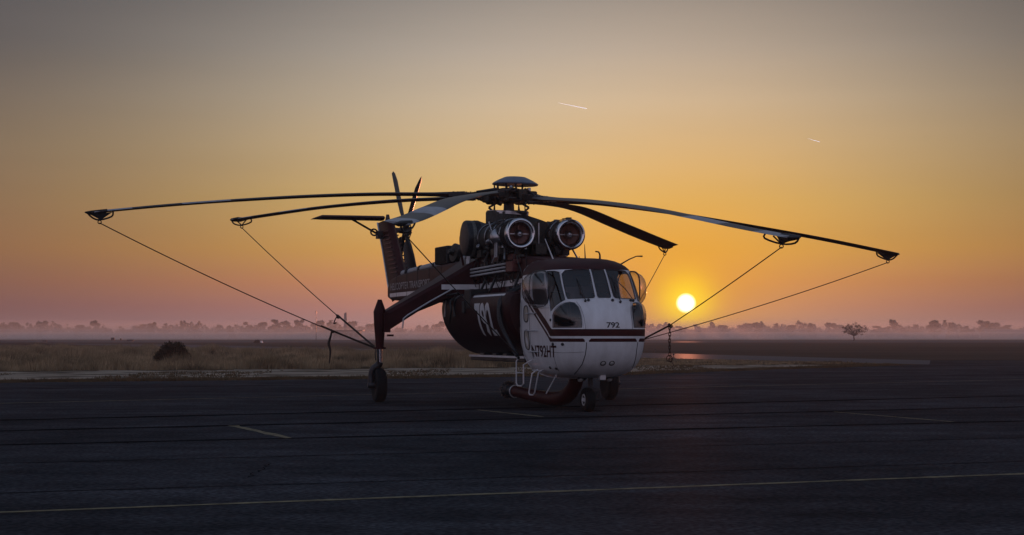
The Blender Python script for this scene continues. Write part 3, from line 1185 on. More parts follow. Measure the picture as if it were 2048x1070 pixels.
for yy in (-.32, .36):
    mb = MB(); mb.lathe((nx + .2, yy, .80), (.6, 0, -.8), [(0, .05), (.05, .075), (.09, .075), (.1, .05)], 12); o = mb.build('belly_light', DARK, heli, smooth=True)
    mb = MB(); mb.lathe((nx + .2, yy, .80), (.6, 0, -.8), [(.095, .065), (.11, .03)], 12); mb.build('lens', LAMP, o)

# ---- water tank slung under the backbone
CS = [(.0, 2.75), (-1.10, 2.75), (-1.30, 2.71), (-1.37, 2.58), (-1.39, 2.38), (-1.345, 2.12), (-1.22, 1.84), (-1.02, 1.58), (-.76, 1.37), (-.46, 1.25), (0, 1.21)]
csp, _r = catmull([Vector((0, y, z)) for y, z in CS], 1.0, 4)
half = [(p.y, p.z) for p in csp]
ring_t = half + [(-y, z) for y, z in half[-2:0:-1]]
mb = MB()
rg = []
for x, k in ((-1.75, .72), (-1.70, .90), (-1.58, .975), (-1.4, 1.0), (1.3, 1.0), (4.0, 1.0), (4.2, .985), (4.32, .93), (4.36, .8)):
    rg.append([(x, y * k, 2.0 + (z - 2.0) * (k if k < .99 else 1)) for y, z in ring_t])
mb.rings(rg)
tank = mb.build('water_tank', TANKM, heli, smooth=40)
# arc length table down the starboard side from its upper corner
arc = [(0.0, half[8])]
for i in range(9, len(half)):
    arc.append((arc[-1][0] + math.dist(half[i], half[i - 1]), half[i]))


def tank_pt(x, q, d=.006):
    for (a0, p0), (a1, p1) in zip(arc, arc[1:]):
        if q <= a1:
            t = (q - a0) / (a1 - a0)
            y, z = lerp(p0[0], p1[0], t), lerp(p0[1], p1[1], t)
            ty, tz = p1[0] - p0[0], p1[1] - p0[1]
            L = math.hypot(ty, tz)
            return Vector((x, y + tz / L * d, z - ty / L * d))
    return Vector((x, arc[-1][1][0], arc[-1][1][1]))


v, f = text_flat('792', 1.0, .05, 1.0, 12)
mb = MB()
mb.add([tank_pt(1.66 + 1.40 * x, .22 + .88 * (1 - y)) for x, y in v], f)
mb.build('lettering', WHITE, tank, recalc=False)
mb = MB()
vs_ = []
for i in range(14):
    x = lerp(1.4, 4.1, i / 13)
    vs_ += [tank_pt(x, .02), tank_pt(x, .075)]
mb.add(vs_, [(2 * i, 2 * i + 2, 2 * i + 3, 2 * i + 1) for i in range(13)])
mb.build('white_stripe', WHITE, tank)
for x in (.55, 1.5, 3.3):
    mb = MB()
    vs_ = []
    for i in range(24):
        q_ = lerp(.02, arc[-1][0] * .98, i / 23)
        vs_ += [tank_pt(x - .010, q_, .004), tank_pt(x + .010, q_, .004)]
    mb.add(vs_, [(2 * i, 2 * i + 2, 2 * i + 3, 2 * i + 1) for i in range(23)])
    mb.build('panel_seam', BLACK, tank)
for x in (-1.1, -.2):
    mb = MB()
    mb.bar((x, -1.36, 2.78), (x, -1.415, 2.2), .03, .07)
    mb.build('tank_strap', PIPE if x < -1 else DARK, tank)
for x in (.25, 1.1, 3.1):
    mb = MB()
    mb.bar((x, -.62, 3.3), (x + .05, -.9, 2.7), .06, .05)
    mb.build('hanger_bracket', DARK, tank)
mb = MB()
mb.box((1.4, 0, 1.13), (4.7, 1.5, .09))
dd = mb.build('dump_door_frame', BLACK, tank, bevel=.02)
mb = MB(); mb.box((1.4, 0, 1.20), (4.8, 1.56, .05)); mb.build('dump_door_flange', WHITE, tank)
for x in (0.1, 1.2, 2.1):
    mb = MB(); mb.box((x, -.55, 1.18), (.35, .4, .2)); mb.build('door_actuator', DARK, tank, bevel=.02)

# ---- snorkel
mb = MB()
mb.tube([(5.35, .02, 1.0), (5.32, 0, .72), (5.15, -.04, .48), (4.8, -.1, .30), (4.3, -.18, .235), (3.6, -.27, .255), (2.7, -.38, .31), (2.0, -.46, .355)], [.16, .165, .17, .175, .17, .155, .14, .13], 16, smooth_path=5)
sn = mb.build('snorkel_pipe', RED, heli, smooth=True)
mb = MB()
ax = Vector((-.985, -.12, .06)).normalized()
e0 = Vector((2.05, -.455, .352))
mb.lathe(e0, ax, [(0, .14), (.05, .16), (.08, .16), (.10, .14), (.30, .14), (.33, .19), (.40, .20), (.46, .19)], 20)
for k in range(18):
    a = 2 * PI * k / 18
    s1 = ax.cross(Vector((0, 0, 1))).normalized()
    s2 = ax.cross(s1)
    p = e0 + ax * .42 + (s1 * math.cos(a) + s2 * math.sin(a)) * .20
    mb.bar(p - ax * .05, p + ax * .06, .03, .04)
mb.build('suction_head', DARK, sn, smooth=30)
mb = MB(); mb.torus(e0 + ax * .02, ax, .145, .018, 20, 6); mb.build('hose_clamp', PIPE, sn, smooth=True)

# ---- steps
def step_frame(name, pts, r=.017):
    mb = MB()
    mb.tube(pts, r, 6, smooth_path=3)
    return mb


mb = MB()
x0 = 4.45
mb.tube([(x0, -1.10, 1.22), (x0 - .03, -1.16, 1.12), (x0 - .03, -1.16, .62), (x0 + .10, -1.17, .56), (x0 + .42, -1.17, .56), (x0 + .52, -1.16, .62), (x0 + .52, -1.16, 1.05), (x0 + .72, -1.02, 1.16)], .018, 6)
mb.tube([(x0 - .03, -1.16, .86), (x0 + .52, -1.16, .86)], .014, 6)
mb.build('boarding_step', PIPE, heli, smooth=True)
mb = MB()
mb.tube([(5.55, -1.0, .95), (5.5, -1.12, .86), (5.35, -1.15, .42), (5.45, -1.16, .38), (5.7, -1.16, .38), (5.78, -1.15, .44), (5.9, -1.10, .88), (5.75, -.95, .95)], .018, 6)
mb.tube([(5.3, -1.05, .93), (5.95, -1.05, .93)], .016, 6)
mb.build('boarding_step', PIPE, heli, smooth=True)
mb = MB(); mb.tube([(6.3, -.8, .85), (6.0, -.95, .42)], .014, 6); mb.build('step_brace', PIPE, heli)

# ---- engines
for sg, nm in ((-1, 'engine'), (1, 'engine')):
    cy_, cz_ = .635 * sg, 4.165
    mb = MB()
    mb.lathe((3.06, cy_, cz_), (-1, 0, -.012), [(.26, .25), (.35, .30), (.5, .33), (.52, .37), (1.1, .37), (1.12, .33), (1.8, .33), (1.82, .36), (2.5, .36), (2.9, .30)], 24)
    en = mb.build(nm, GREASY, heli, smooth=30)
    mb = MB()
    mb.lathe((3.06, cy_, cz_), (-1, 0, 0), [(.24, .235), (.14, .24), (.06, .255), (-.01, .285), (-.045, .32), (-.035, .35), (0.0, .37), (.06, .378), (.16, .37), (.26, .34)], 40, cap=False)
    mb.build('intake_lip', CHROME, en, smooth=80)
    mb = MB()
    mb.lathe((2.97, cy_, cz_), (-1, 0, 0), [(-.02, .245), (.10, .238), (.14, .10)], 32, cap=False)
    mb.build('intake_duct', CONE, en, smooth=60)
    mb = MB()
    mb.lathe((2.86, cy_, cz_), (1, 0, 0), [(0, .105), (.05, .10), (.12, .075), (.17, .04), (.185, .01)], 20)
    mb.build('intake_bullet', STEEL, en, smooth=60)
    for k in range(4):
        a = PI / 2 * k
        m2 = MB()
        m2.bar((2.88, cy_ + .09 * math.cos(a), cz_ + .09 * math.sin(a)), (2.88, cy_ + .25 * math.cos(a), cz_ + .25 * math.sin(a)), .04, .02)
        m2.build('intake_vane', STEEL if k % 2 == 0 else CONE, en)
    for xx, rr in ((2.55, .385), (1.95, .38), (1.25, .375), (.62, .37)):
        m2 = MB()
        m2.torus((xx, cy_, cz_), (1, 0, 0), rr, .014, 28, 5)
        m2.build('band_clamp', STEEL, en, smooth=True)
    # exhaust elbow turned outboard
    mb = MB()
    mb.tube([(.35, cy_, cz_ + .03), (.05, cy_ + sg * .05, cz_ + .03), (-.02, cy_ + sg * .15, cz_ + .03), (-.02, cy_ + sg * .22, cz_ + .03)], [.34, .40, .445, .45], 24)
    mb.lathe((-.02, cy_ + sg * .2, cz_ + .03), (0, sg, 0), [(0, .46), (.10, .462), (.10, .445), (.22, .445), (.22, .458), (.31, .458), (.345, .44), (.36, .40), (.375, .2), (.38, .01)], 36)
    mb.build('exhaust_drum', DARK, en, smooth=35)
    m2 = MB(); m2.lathe((-.02, cy_ + sg * .33, cz_ + .03), (0, sg, 0), [(0, .456), (.1, .456)], 36, cap=False); m2.build('exhaust_band', mat('heat_band', (.22, .22, .2), .5, .6, var=.6, scale=25), en, smooth=True)
    # accessory package and mounts under each engine
    rr = random.Random(5 + sg)
    for k in range(22):
        x = rr.uniform(.6, 2.6)
        a = rr.uniform(PI * .75, PI * 2.25) if k % 3 else rr.uniform(0, 2 * PI)
        r0 = rr.uniform(.34, .42)
        p = Vector((x, cy_ + r0 * math.cos(a), cz_ + r0 * math.sin(a)))
        m2 = MB()
        if k % 2:
            m2.lathe(p, (rr.uniform(-1, 1), rr.uniform(-1, 1), rr.uniform(-.5, .5)), [(-.08, .05), (-.03, .07), (.05, .07), (.09, .04)], 10)
        else:
            m2.box(p, (rr.uniform(.08, .22), rr.uniform(.06, .14), rr.uniform(.06, .16)))
        m2.build('engine_accessory', rr.choice([DARK, GREASY, GREASY, STEEL]), en, smooth=30, bevel=.008)
    for k in range(12):
        x = rr.uniform(.5, 2.7)
        a0 = rr.uniform(0, 2 * PI)
        pts = []
        for j in range(6):
            a = a0 + j * .28
            pts.append((x + rr.uniform(-.18, .18), cy_ + .41 * math.cos(a), cz_ + .41 * math.sin(a)))
        m2 = MB()
        m2.tube(pts, rr.uniform(.008, .016), 5, smooth_path=3)
        m2.build('engine_line', rr.choice([BLACK, DARK, STEEL]), en, smooth=True)
    for (xa, xb) in ((2.45, 2.75), (1.2, 1.0)):
        for q in (-.22, .22):
            m2 = MB()
            m2.tube([(xa, cy_ + q, cz_ - .28), (xb, cy_ + q * 1.4, 3.55)], .022, 6)
            m2.build('engine_mount', STEEL if q * sg > 0 else DARK, en, smooth=True)
# tubing frame on the starboard engine flank
mb = MB()
mb.tube([(2.25, -1.02, 4.18), (2.2, -1.02, 3.62)], .02, 6); mb.tube([(2.38, -1.02, 4.18), (2.33, -1.02, 3.62)], .02, 6)
mb.tube([(1.6, -1.0, 4.52), (2.28, -1.04, 3.98)], .018, 6); mb.tube([(2.25, -1.02, 3.72), (1.85, -1.0, 3.5)], .015, 6)
mb.build('control_rods', PIPE, heli, smooth=True)
mb = MB(); mb.lathe((2.3, -.95, 4.12), (.6, -.7, .2), [(0, .04), (.05, .14), (.15, .17), (.2, .1)], 14); mb.build('starter_duct', STEEL, heli, smooth=True)
# hoses bunched at the starboard deck edge
rr = random.Random(31)
for k in range(26):
    x = rr.uniform(-.9, 3.6)
    y = -rr.uniform(.66, .8)
    pts = [(x, y, rr.uniform(3.55, 3.9)), (x + rr.uniform(-.2, .2), y - .05, rr.uniform(3.3, 3.6)), (x + rr.uniform(-.5, .5), y - .04, rr.uniform(3.0, 3.4)), (x + rr.uniform(-.6, .6), y + .04, rr.uniform(2.8, 3.2))]
    m2 = MB()
    m2.tube(pts, rr.uniform(.007, .02), 5, smooth_path=4)
    m2.build('hose', rr.choice([BLACK, DARK, ROPE]), heli, smooth=True)
for k in range(26):
    x = rr.uniform(-1.0, 3.4)
    m2 = MB()
    z = rr.choice([3.2, 3.35, 3.5, 3.62, 3.7, 2.82])
    m2.box((x, -.70, z), (rr.uniform(.08, .4), .10, rr.uniform(.05, .16)))
    m2.build('junction_box', rr.choice([DARK, REDD, REDD, BLACK]), heli, bevel=.01)
# deck clutter beneath and between the engines
for k in range(46):
    x = rr.uniform(-.8, 2.9)
    y = rr.uniform(-.95, .95)
    m2 = MB()
    h = rr.uniform(.1, .34)
    if k % 3 == 0:
        m2.lathe((x, y, 3.70), (rr.uniform(-.3, .3), rr.uniform(-.3, .3), 1), [(0, .07), (h * .6, .08), (h, .05)], 10)
    else:
        m2.box((x, y, 3.68 + h / 2), (rr.uniform(.1, .4), rr.uniform(.08, .3), h))
    m2.build('deck_accessory', rr.choice([DARK, GREASY, GREASY, BLACK, STEEL]), heli, smooth=30, bevel=.012)
# cover between the engines
mb = MB()
mb.rings([[(2.2 - t * .5, y, z) for y, z in ((-.18, 3.8), (-.2, 4.25), (-.1, 4.45 + .05 * t), (.15, 4.56 + .08 * t), (.32, 4.5), (.4, 4.2), (.38, 3.8))] for t in (0, 1, 2, 3)])
mb.build('gearbox_cover', GREASY, heli, smooth=40)
mb = MB(); mb.bar((2.25, .08, 3.7), (2.25, .08, 4.48), .03, .03); mb.build('cover_stay', STEEL, heli)
# three pale pipes on the starboard side
for k in range(3):
    z0 = 3.24 + k * .085
    m2 = MB()
    xa = -.86 + k * .09
    m2.tube([(xa, -.86 + k * .02, 3.92), (xa, -.88, z0 + .08), (xa + .06, -.88, z0), (xa + .2, -.88, z0), (2.45, -.84, z0 + .05)], .026, 8)
    m2.build('fuel_pipe', PIPE, heli, smooth=True)
mb = MB(); mb.box((2.75, -.74, 3.38), (.55, .2, .26)); mb.build('filter_box', REDD, heli, bevel=.02)
# drooping exhaust hose at the back
mb = MB(); mb.tube([(-.75, -.92, 4.15), (-.92, -1.0, 4.3), (-1.05, -1.0, 4.2), (-1.05, -.95, 3.7), (-.95, -.85, 3.1), (-1.1, -.8, 2.7)], .03, 7, smooth_path=5); mb.build('drain_hose', RED, heli, smooth=True)
mb = MB(); mb.lathe((-.8, -.9, 3.95), (-1, -.2, 0), [(0, .15), (.2, .16), (.3, .08)], 12); mb.build('oil_tank', DARK, heli, smooth=True)
# heavy black hoses hanging over the tank
for pts, r in (([(3.75, -.8, 2.9), (3.85, -1.35, 2.6), (3.9, -1.43, 2.2), (4.0, -1.38, 1.9), (4.2, -1.25, 1.55), (4.45, -1.15, 1.25)], .05), ([(3.85, -.8, 2.9), (3.95, -1.38, 2.5), (4.0, -1.42, 2.1), (4.1, -1.32, 1.75), (4.25, -1.2, 1.4), (4.5, -1.13, 1.2)], .035),
               ([(-.3, -.8, 2.75), (-.35, -1.4, 2.65), (-.25, -1.47, 2.35), (-.45, -1.46, 2.0)], .03), ([(.15, -.8, 2.8), (.2, -1.38, 2.7), (.05, -1.47, 2.45), (.1, -1.46, 2.2)], .03),
               ([(-1.5, -.9, 2.72), (-1.8, -1.2, 2.6), (-1.6, -1.5, 2.64), (-1.2, -1.3, 2.75), (-.5, -1.2, 2.78)], .02), ([(-1.6, -1.1, 2.75), (-1.0, -1.5, 2.73), (0, -1.35, 2.79)], .022)):
    m2 = MB()
    m2.tube(pts, r, 8, smooth_path=5)
    m2.build('hanging_hose', BLACK if r < .04 else DARK, heli, smooth=True)
mb = MB(); mb.box((1.0, -1.15, 2.62), (.5, .5, .5)); mb.box((.8, -1.42, 2.42), (.16, .1, .3)); mb.build('pump_unit', BLACK, heli, bevel=.03)

# ---- mast, swashplate, hub
mb = MB()
mb.lathe((0, 0, 0), (0, 0, 1), [(3.75, .62), (4.1, .60), (4.3, .52), (4.45, .46), (4.75, .42), (4.80, .50), (4.86, .52), (4.90, .50), (4.92, .30), (4.93, .14), (5.15, .13), (5.2, .2)], 24)
mb.build('main_gearbox', DARK, heli, smooth=30)
mb = MB(); mb.lathe((0, -.12, 0), (0, 0, 1), [(4.35, .5), (4.85, .5), (4.9, .48)], 10); mb.build('servo_shroud', GREASY, heli, smooth=25)
mb = MB(); mb.lathe((0, -.05, 4.86), (.02, .06, 1), [(-.06, .46), (-.05, .52), (.03, .52), (.04, .44)], 28); mb.build('swashplate', STEEL, heli, smooth=30)
for k in range(7):
    a = 2 * PI * k / 7 + .3
    m2 = MB()
    m2.tube([(.42 * math.cos(a), .42 * math.sin(a), 4.88), (.40 * math.cos(a + .15), .40 * math.sin(a + .15), 5.25)], .016, 6)
    m2.build('pitch_link', DARK, heli)
for a in (rad(75), rad(-105)):
    c_, q_ = math.cos(a), math.sin(a)
    m2 = MB()
    m2.bar((.16 * c_, .16 * q_, 5.20), (.52 * c_, .52 * q_, 5.0), .09, .05)
    m2.bar((.52 * c_, .52 * q_, 5.0), (.38 * c_, .38 * q_, 4.88), .09, .05)
    m2.build('scissor_link', DARK, heli)
for a in (rad(-70), rad(-110), rad(-160), rad(40)):
    m2 = MB()
    m2.lathe((.5 * math.cos(a), .5 * math.sin(a), 4.35), (.1, .1, 1), [(0, .06), (.25, .06), (.27, .03), (.5, .028)], 8)
    m2.build('servo_cylinder', STEEL, heli, smooth=30)

# blade droop measured along each blade (radius, height), world bearing of each blade
BLADES = [(-153.5, [(0.9, 5.30), (3.3, 5.24), (5.2, 5.13), (7.0, 4.98), (8.8, 4.80), (10.3, 4.62), (10.75, 4.56)]),
          (138.9, [(.9, 5.31), (2.1, 5.34), (4.3, 5.37), (7.1, 5.32), (9.6, 5.19), (10.75, 5.12)]),
          (-101.4, [(.9, 5.29), (2.2, 5.20), (3.5, 5.07), (5.6, 4.80), (7.5, 4.47), (9.3, 4.16), (10.75, 3.96)]),
          (14.4, [(.9, 5.22), (2.5, 5.13), (4.5, 4.92), (6.6, 4.62), (8.75, 4.28), (10.75, 3.92)]),
          (-56.1, [(.9, 5.20), (1.7, 5.12), (3.5, 4.96), (5.9, 4.64), (7.7, 4.32), (9.3, 4.02), (10.75, 3.77)]),
          (63.2, [(.9, 5.27), (2, 5.24), (4, 5.20), (6.4, 4.92), (8.6, 4.66), (10.75, 4.43)])]
mb = MB()
mb.lathe((0, 0, 0), (0, 0, 1), [(5.10, .16), (5.14, .40), (5.2, .52), (5.24, .52), (5.26, .30), (5.36, .30), (5.38, .50), (5.43, .50), (5.46, .36), (5.5, .2)], 24)
hub = mb.build('rotor_hub', DARK, heli, smooth=30)
mb = MB()
mb.lathe((0, 0, 0), Vector((.0, .03, 1)), [(5.585, .59), (5.61, .60), (5.63, .58), (5.70, .46), (5.775, .30), (5.79, .26), (5.792, .01)], 16)
mb.build('rotor_beanie', mat('beanie_paint', (.10, .12, .17), .35, var=.2), heli, smooth=12)
rr = random.Random(77)
for k in range(9):
    a = 2 * PI * k / 9 + .2
    m2 = MB()
    m2.tube([(.36 * math.cos(a), .36 * math.sin(a), 5.42), (.38 * math.cos(a), .38 * math.sin(a), 5.62)], .022, 6)
    m2.build('beanie_post', BLACK, hub)
for k in range(34):
    a = rr.uniform(0, 2 * PI)
    r0 = rr.uniform(.2, .62)
    m2 = MB()
    p = (r0 * math.cos(a), r0 * math.sin(a), rr.uniform(5.14, 5.48))
    if k % 2:
        m2.lathe(p, (rr.uniform(-.4, .4), rr.uniform(-.4, .4), 1), [(-.05, .04), (0, .055), (.05, .035)], 8)
    else:
        m2.box(p, (rr.uniform(.05, .14), rr.uniform(.05, .14), rr.uniform(.04, .12)))
    m2.build('hub_fitting', rr.choice([DARK, GREASY, BLACK, STEEL]), hub, bevel=.006)

TIPS = []
PITCH = {-153.5: (4, -1), 138.9: (4, -1), -101.4: (3, -8.5), 14.4: (4, -1), -56.1: (4, 0), 63.2: (0, -10)}
for bi, (wa, tab) in enumerate(BLADES):
    a = rad(wa) - HELI_RZ
    d = Vector((math.cos(a), math.sin(a), 0))
    q = Vector((-math.sin(a), math.cos(a), 0))
    # smooth the droop table
    cp_, _r = catmull([Vector((r, 0, z)) for r, z in tab], 1.0, 6)
    tabs = [(p.x, p.z) for p in cp_]
    zr = lambda r, tabs=tabs: interp(tabs, r)
    mb = MB()
    rg, rad_ = [], []
    rs = [1.25, 1.45, 1.6] + [1.8 + i * .298 for i in range(30)] + [10.73]
    for r in rs:
        c = interp([(1.2, .20), (1.5, .26), (2.0, .54), (10.95, .54)], r)
        th = interp([(1.2, .09), (1.6, .07), (2.2, .042), (10.95, .032)], r)
        tw = rad(lerp(PITCH[wa][0], PITCH[wa][1], min(1, max(0, (r - 2) / 6))))
        z = zr(r)
        sl = (zr(min(r + .2, 10.75)) - zr(r - .2)) / .4
        dd_ = (d + Vector((0, 0, sl))).normalized()
        n0 = dd_.cross(q).normalized()
        if n0.z < 0:
            n0 = -n0
        ch = (q * math.cos(tw) + n0 * math.sin(tw)).normalized()
        nn = dd_.cross(ch).normalized()
        if nn.z < 0:
            nn = -nn
        o_ = d * r + Vector((0, 0, z))
        rg.append(wing([(o_ + ch * c * .27, o_ - ch * c * .73, nn * th)])[0])
    mb.rings(rg)
    o = mb.build('main_rotor_blade', [BLADE, BLADEW, mat('blade_underside_paint', (.075, .030, .026), .5, spec=.2)], heli, smooth=50)
    # pale bands painted round the outer blade
    ring_n = len(rg[0])
    for pi_, pl in enumerate(o.data.polygons):
        c = pl.center
        r = math.hypot(c.x, c.y)
        if (9.75 < r < 10.95) or (7.6 < r < 8.6):
            if pl.normal.z > -.2:
                pl.material_index = 1
        if pl.normal.z <= -.2:
            pl.material_index = 2
    # root fittings
    m2 = MB()
    z1 = zr(.95)
    m2.bar(d * .35 + Vector((0, 0, 5.28)), d * .98 + Vector((0, 0, z1)), .17, .15)
    m2.lathe(d * .62 + Vector((0, 0, 5.27)), (0, 0, 1), [(-.16, .10), (-.14, .13), (.14, .13), (.16, .10)], 12)
    m2.build('blade_sleeve', GREASY, hub, smooth=30)
    m2 = MB()
    m2.bar(d * .95 + Vector((0, 0, z1)), d * 1.75 + Vector((0, 0, zr(1.75))), .20, .10)
    for k in range(6):
        pp = d * (1.0 + k * .12) + Vector((0, 0, zr(1.0 + k * .12)))
        for s2 in (-.07, .07):
            m2.lathe(pp + q * s2 - Vector((0, 0, .075)), (0, 0, 1), [(0, .022), (.15, .022)], 6)
    m2.build('blade_cuff', DARK, o)
    m2 = MB()
    qq = q * .2
    m2.tube([d * .45 + qq + Vector((0, 0, 5.45)), d * .98 + qq * .6 + Vector((0, 0, z1 + .07))], [.04, .025], 8)
    m2.tube([d * .45 - qq + Vector((0, 0, 5.12)), d * .85 - qq * .9 + Vector((0, 0, z1 - .06))], [.05, .03], 8)
    m2.build('lag_damper', DARK, hub, smooth=True)
    TIPS.append((wa, d, q, zr))

# ================================================================== blade tie-down lines
MW = Matrix.Translation((ROOTX, ROOTY, 0)) @ Matrix.Rotation(HELI_RZ, 4, 'Z')


def W(p):
    return MW @ Vector(p)


def rope_path(a, b, sag, n=14):
    a, b = Vector(a), Vector(b)
    return [a.lerp(b, i / n) - Vector((0, 0, 4 * sag * (i / n) * (1 - i / n))) for i in range(n + 1)]


def boot(parent, tip, solid, back=.8):
    """canvas sleeve over the blade tip with a hoop under it; returns the point where the line is made fast"""
    wa, d, q, zr = tip
    dW = (MW.to_3x3() @ d)
    qW = (MW.to_3x3() @ q)
    P_ = lambda r, s=0, dz=0: W(d * r) + qW * s + Vector((0, 0, zr(min(r, 10.75)) + dz))
    r1 = 10.80
    # sleeve
    rg = []
    for r, hw, up, dn in ((r1 - .36, .19, .045, .055), (r1 - .2, .18, .045, .07), (r1, .12, .04, .05), (r1 + .12, .03, .015, .015)):
        rg.append([P_(r, -hw * 1.5, -.01), P_(r, -hw * .5, up), P_(r, hw * .7, up), P_(r, hw * .8, -.0), P_(r, hw * .2, -dn), P_(r, -hw * .6, -dn)])
    mb = MB()
    mb.rings(rg)
    mb.build('tip_sleeve', CANVAS, parent, smooth=30)
    low = P_(r1 - .45 * back, -.02, -.19)
    mb = MB()
    if solid:
        mb.rings([[P_(r1 - .02, -.05, -.05), P_(r1 - .02, .05, -.05), low + Vector((0, 0, .02)), low + Vector((.02, .02, 0))],
                  [P_(r1 - .5, -.1, -.04), P_(r1 - .5, .1, -.04), low + Vector((.03, 0, 0)), low + Vector((0, .03, -.02))]])
        mb.build('sleeve_gusset', CANVAS, parent)
        mb = MB()
    mb.tube([P_(r1 + .08, 0, -.0), P_(r1 - .05, 0, -.12), low, P_(r1 - back, 0, -.14), P_(r1 - back - .02, .05, -.03)], .022, 6, smooth_path=3)
    mb.tube([P_(r1 - .18, 0, -.05), low, P_(r1 - back * .72, 0, -.06)], .018, 6)
    mb.build('hoop', BLACK, parent, smooth=True)
    mb = MB()
    mb.torus(low - Vector((0, 0, .05)), (0, 1, .2), .04, .012, 12, 6)
    mb.build('shackle', DARK, parent)
    return low - Vector((0, 0, .07))


def line_thing(label, tip, solid, pts_fn, r=.012, back=.8):
    t = empty('tie_down_line')
    tag(t, label, 'tie down', 'blade tie-down lines')
    st = boot(t, tip, solid, back)
    paths = pts_fn(st)
    for nm, pts, rr_ in paths:
        mb = MB()
        mb.tube(pts, rr_, 6)
        mb.build(nm, ROPE, t, smooth=True)
    return t, st


RG = W((-1.08, -3.30, 1.40))      # eye on the starboard gear flange
LG = W((-1.08, 3.26, 1.40))


def knot(parent, p, r=.035, tail=None):
    mb = MB()
    mb.torus(p, (1, .2, .3), r, r * .6, 10, 6)
    mb.torus(Vector(p) + Vector((r * .8, 0, -r * .4)), (.2, 1, .3), r * .8, r * .5, 10, 6)
    mb.build('knot', ROPE, parent, smooth=True)
    if tail:
        mb = MB()
        mb.tube(tail, .016, 5, smooth_path=4)
        mb.build('rope_tail', ROPE, parent, smooth=True)


def line_a(st):
    p = rope_path(st, RG, .10, 24)
    dbl = [x + Vector((.0, .02, .022)) for x in p[19:]]
    return [('rope', p, .013), ('doubled_rope', dbl, .016)]


t, st = line_thing('rope from the outermost left blade tip down to the left wheel strut', TIPS[0], True, line_a, back=.5)
pk = rope_path(st, RG, .10, 24)[20]
knot(t, pk)
mb = MB()
mb.tube([pk, pk + Vector((-.02, 0, -.12)), pk + Vector((-.07, 0, -.32)), pk + Vector((-.03, 0, -.5)), pk + Vector((-.055, 0, -.82))], [.02, .03, .04, .03, .014], 6, smooth_path=4)
mb.build('hanging_strap', ROPE, t, smooth=True)


def line_b(st):
    p = rope_path(st, RG + Vector((0, .02, .03)), .06, 20)
    return [('rope', p, .012), ('doubled_rope', [x + Vector((.02, 0, .015)) for x in p[15:]], .014)]


t, st = line_thing('rope from the shorter left blade tip down to the left wheel strut', TIPS[1], False, line_b, back=.8)
pk = rope_path(st, RG, .06, 20)[15]
knot(t, pk, .04, [pk, pk + Vector((-.05, 0, -.08)), pk + Vector((-.09, 0, -.2)), pk + Vector((-.02, 0, -.16))])
FE = W((4.42, -1.14, 1.27))
t, st = line_thing('rope from the near blade tip crossing the tank to the cockpit rear', TIPS[2], False, lambda st: [('rope', rope_path(st, FE, .02, 16), .012)], back=.9)
t, st = line_thing('long rope from the outermost right blade tip running behind the nose', TIPS[3], True, lambda st: [('rope', rope_path(st, LG, .10, 20), .013)], back=.5)
KN = Vector(((1339 - 1024) / 3744 * 46.4, 46.4, 1.73 + (670 - 651) / 3744 * 46.4))
t, st = line_thing('rope from the inner right blade tip with a chain hanging off it', TIPS[4], True, lambda st: [('rope', rope_path(st, KN, .02, 12), .012), ('doubled_rope', rope_path(KN, LG - Vector((0, 0, .16)), .01, 6), .022)], back=1.0)
knot(t, KN, .04)
t5, st5 = line_thing('rope from the maroon far blade tip dropping behind the cockpit window', TIPS[5], False, lambda st: [('rope', rope_path(st, LG + Vector((0, 0, .05)), .03, 12), .012)], back=.6)

# chain
chain = empty('chain', KN)
tag(chain, 'rusty link chain dangling from the rope right of the cockpit', 'chain')
RUST = mat('rusty_chain_iron', (.09, .045, .03), .7, .5, var=.5, scale=30)
link_me = None
zc = -.05
for k in range(9):
    mb = MB()
    ax_ = Vector((0, 1, 0)) if k % 2 == 0 else Vector((1, .35, 0)).normalized()
    sd = ax_.cross(Vector((0, 0, 1)))
    pts = []
    for j in range(17):
        a = 2 * PI * j / 16
        pts.append(sd * (.028 * math.cos(a)) + Vector((0, 0, .062 * math.sin(a))))
    mb.tube(pts, .0095, 6, cap=False)
    o = mb.build('link', RUST, chain, smooth=True)
    o.location = (.004 * math.sin(k), 0, zc - k * .082)
mb = MB(); mb.torus((0, 0, 0), (.2, 1, .1), .075, .011, 20, 6); o = mb.build('ring', RUST, chain, smooth=True); o.location = (-.005, 0, zc - 9 * .082 - .03)
mb = MB(); mb.torus((0, 0, 0), (.8, .6, .1), .055, .011, 16, 6); mb.tube([(.03, 0, -.05), (.10, 0, -.17)], .008, 5); o = mb.build('hook', RUST, chain, smooth=True); o.location = (.02, 0, zc - 9 * .082 - .06)

# ================================================================== vegetation
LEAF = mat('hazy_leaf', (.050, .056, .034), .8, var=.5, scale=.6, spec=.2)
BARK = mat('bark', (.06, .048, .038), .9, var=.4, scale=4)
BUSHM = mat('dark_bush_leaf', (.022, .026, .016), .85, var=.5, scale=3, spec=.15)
GRASSM = mat('dry_grass_blade', (.36, .265, .155), .85, var=.6, scale=.35, spec=.0, col2=(.045, .037, .022))


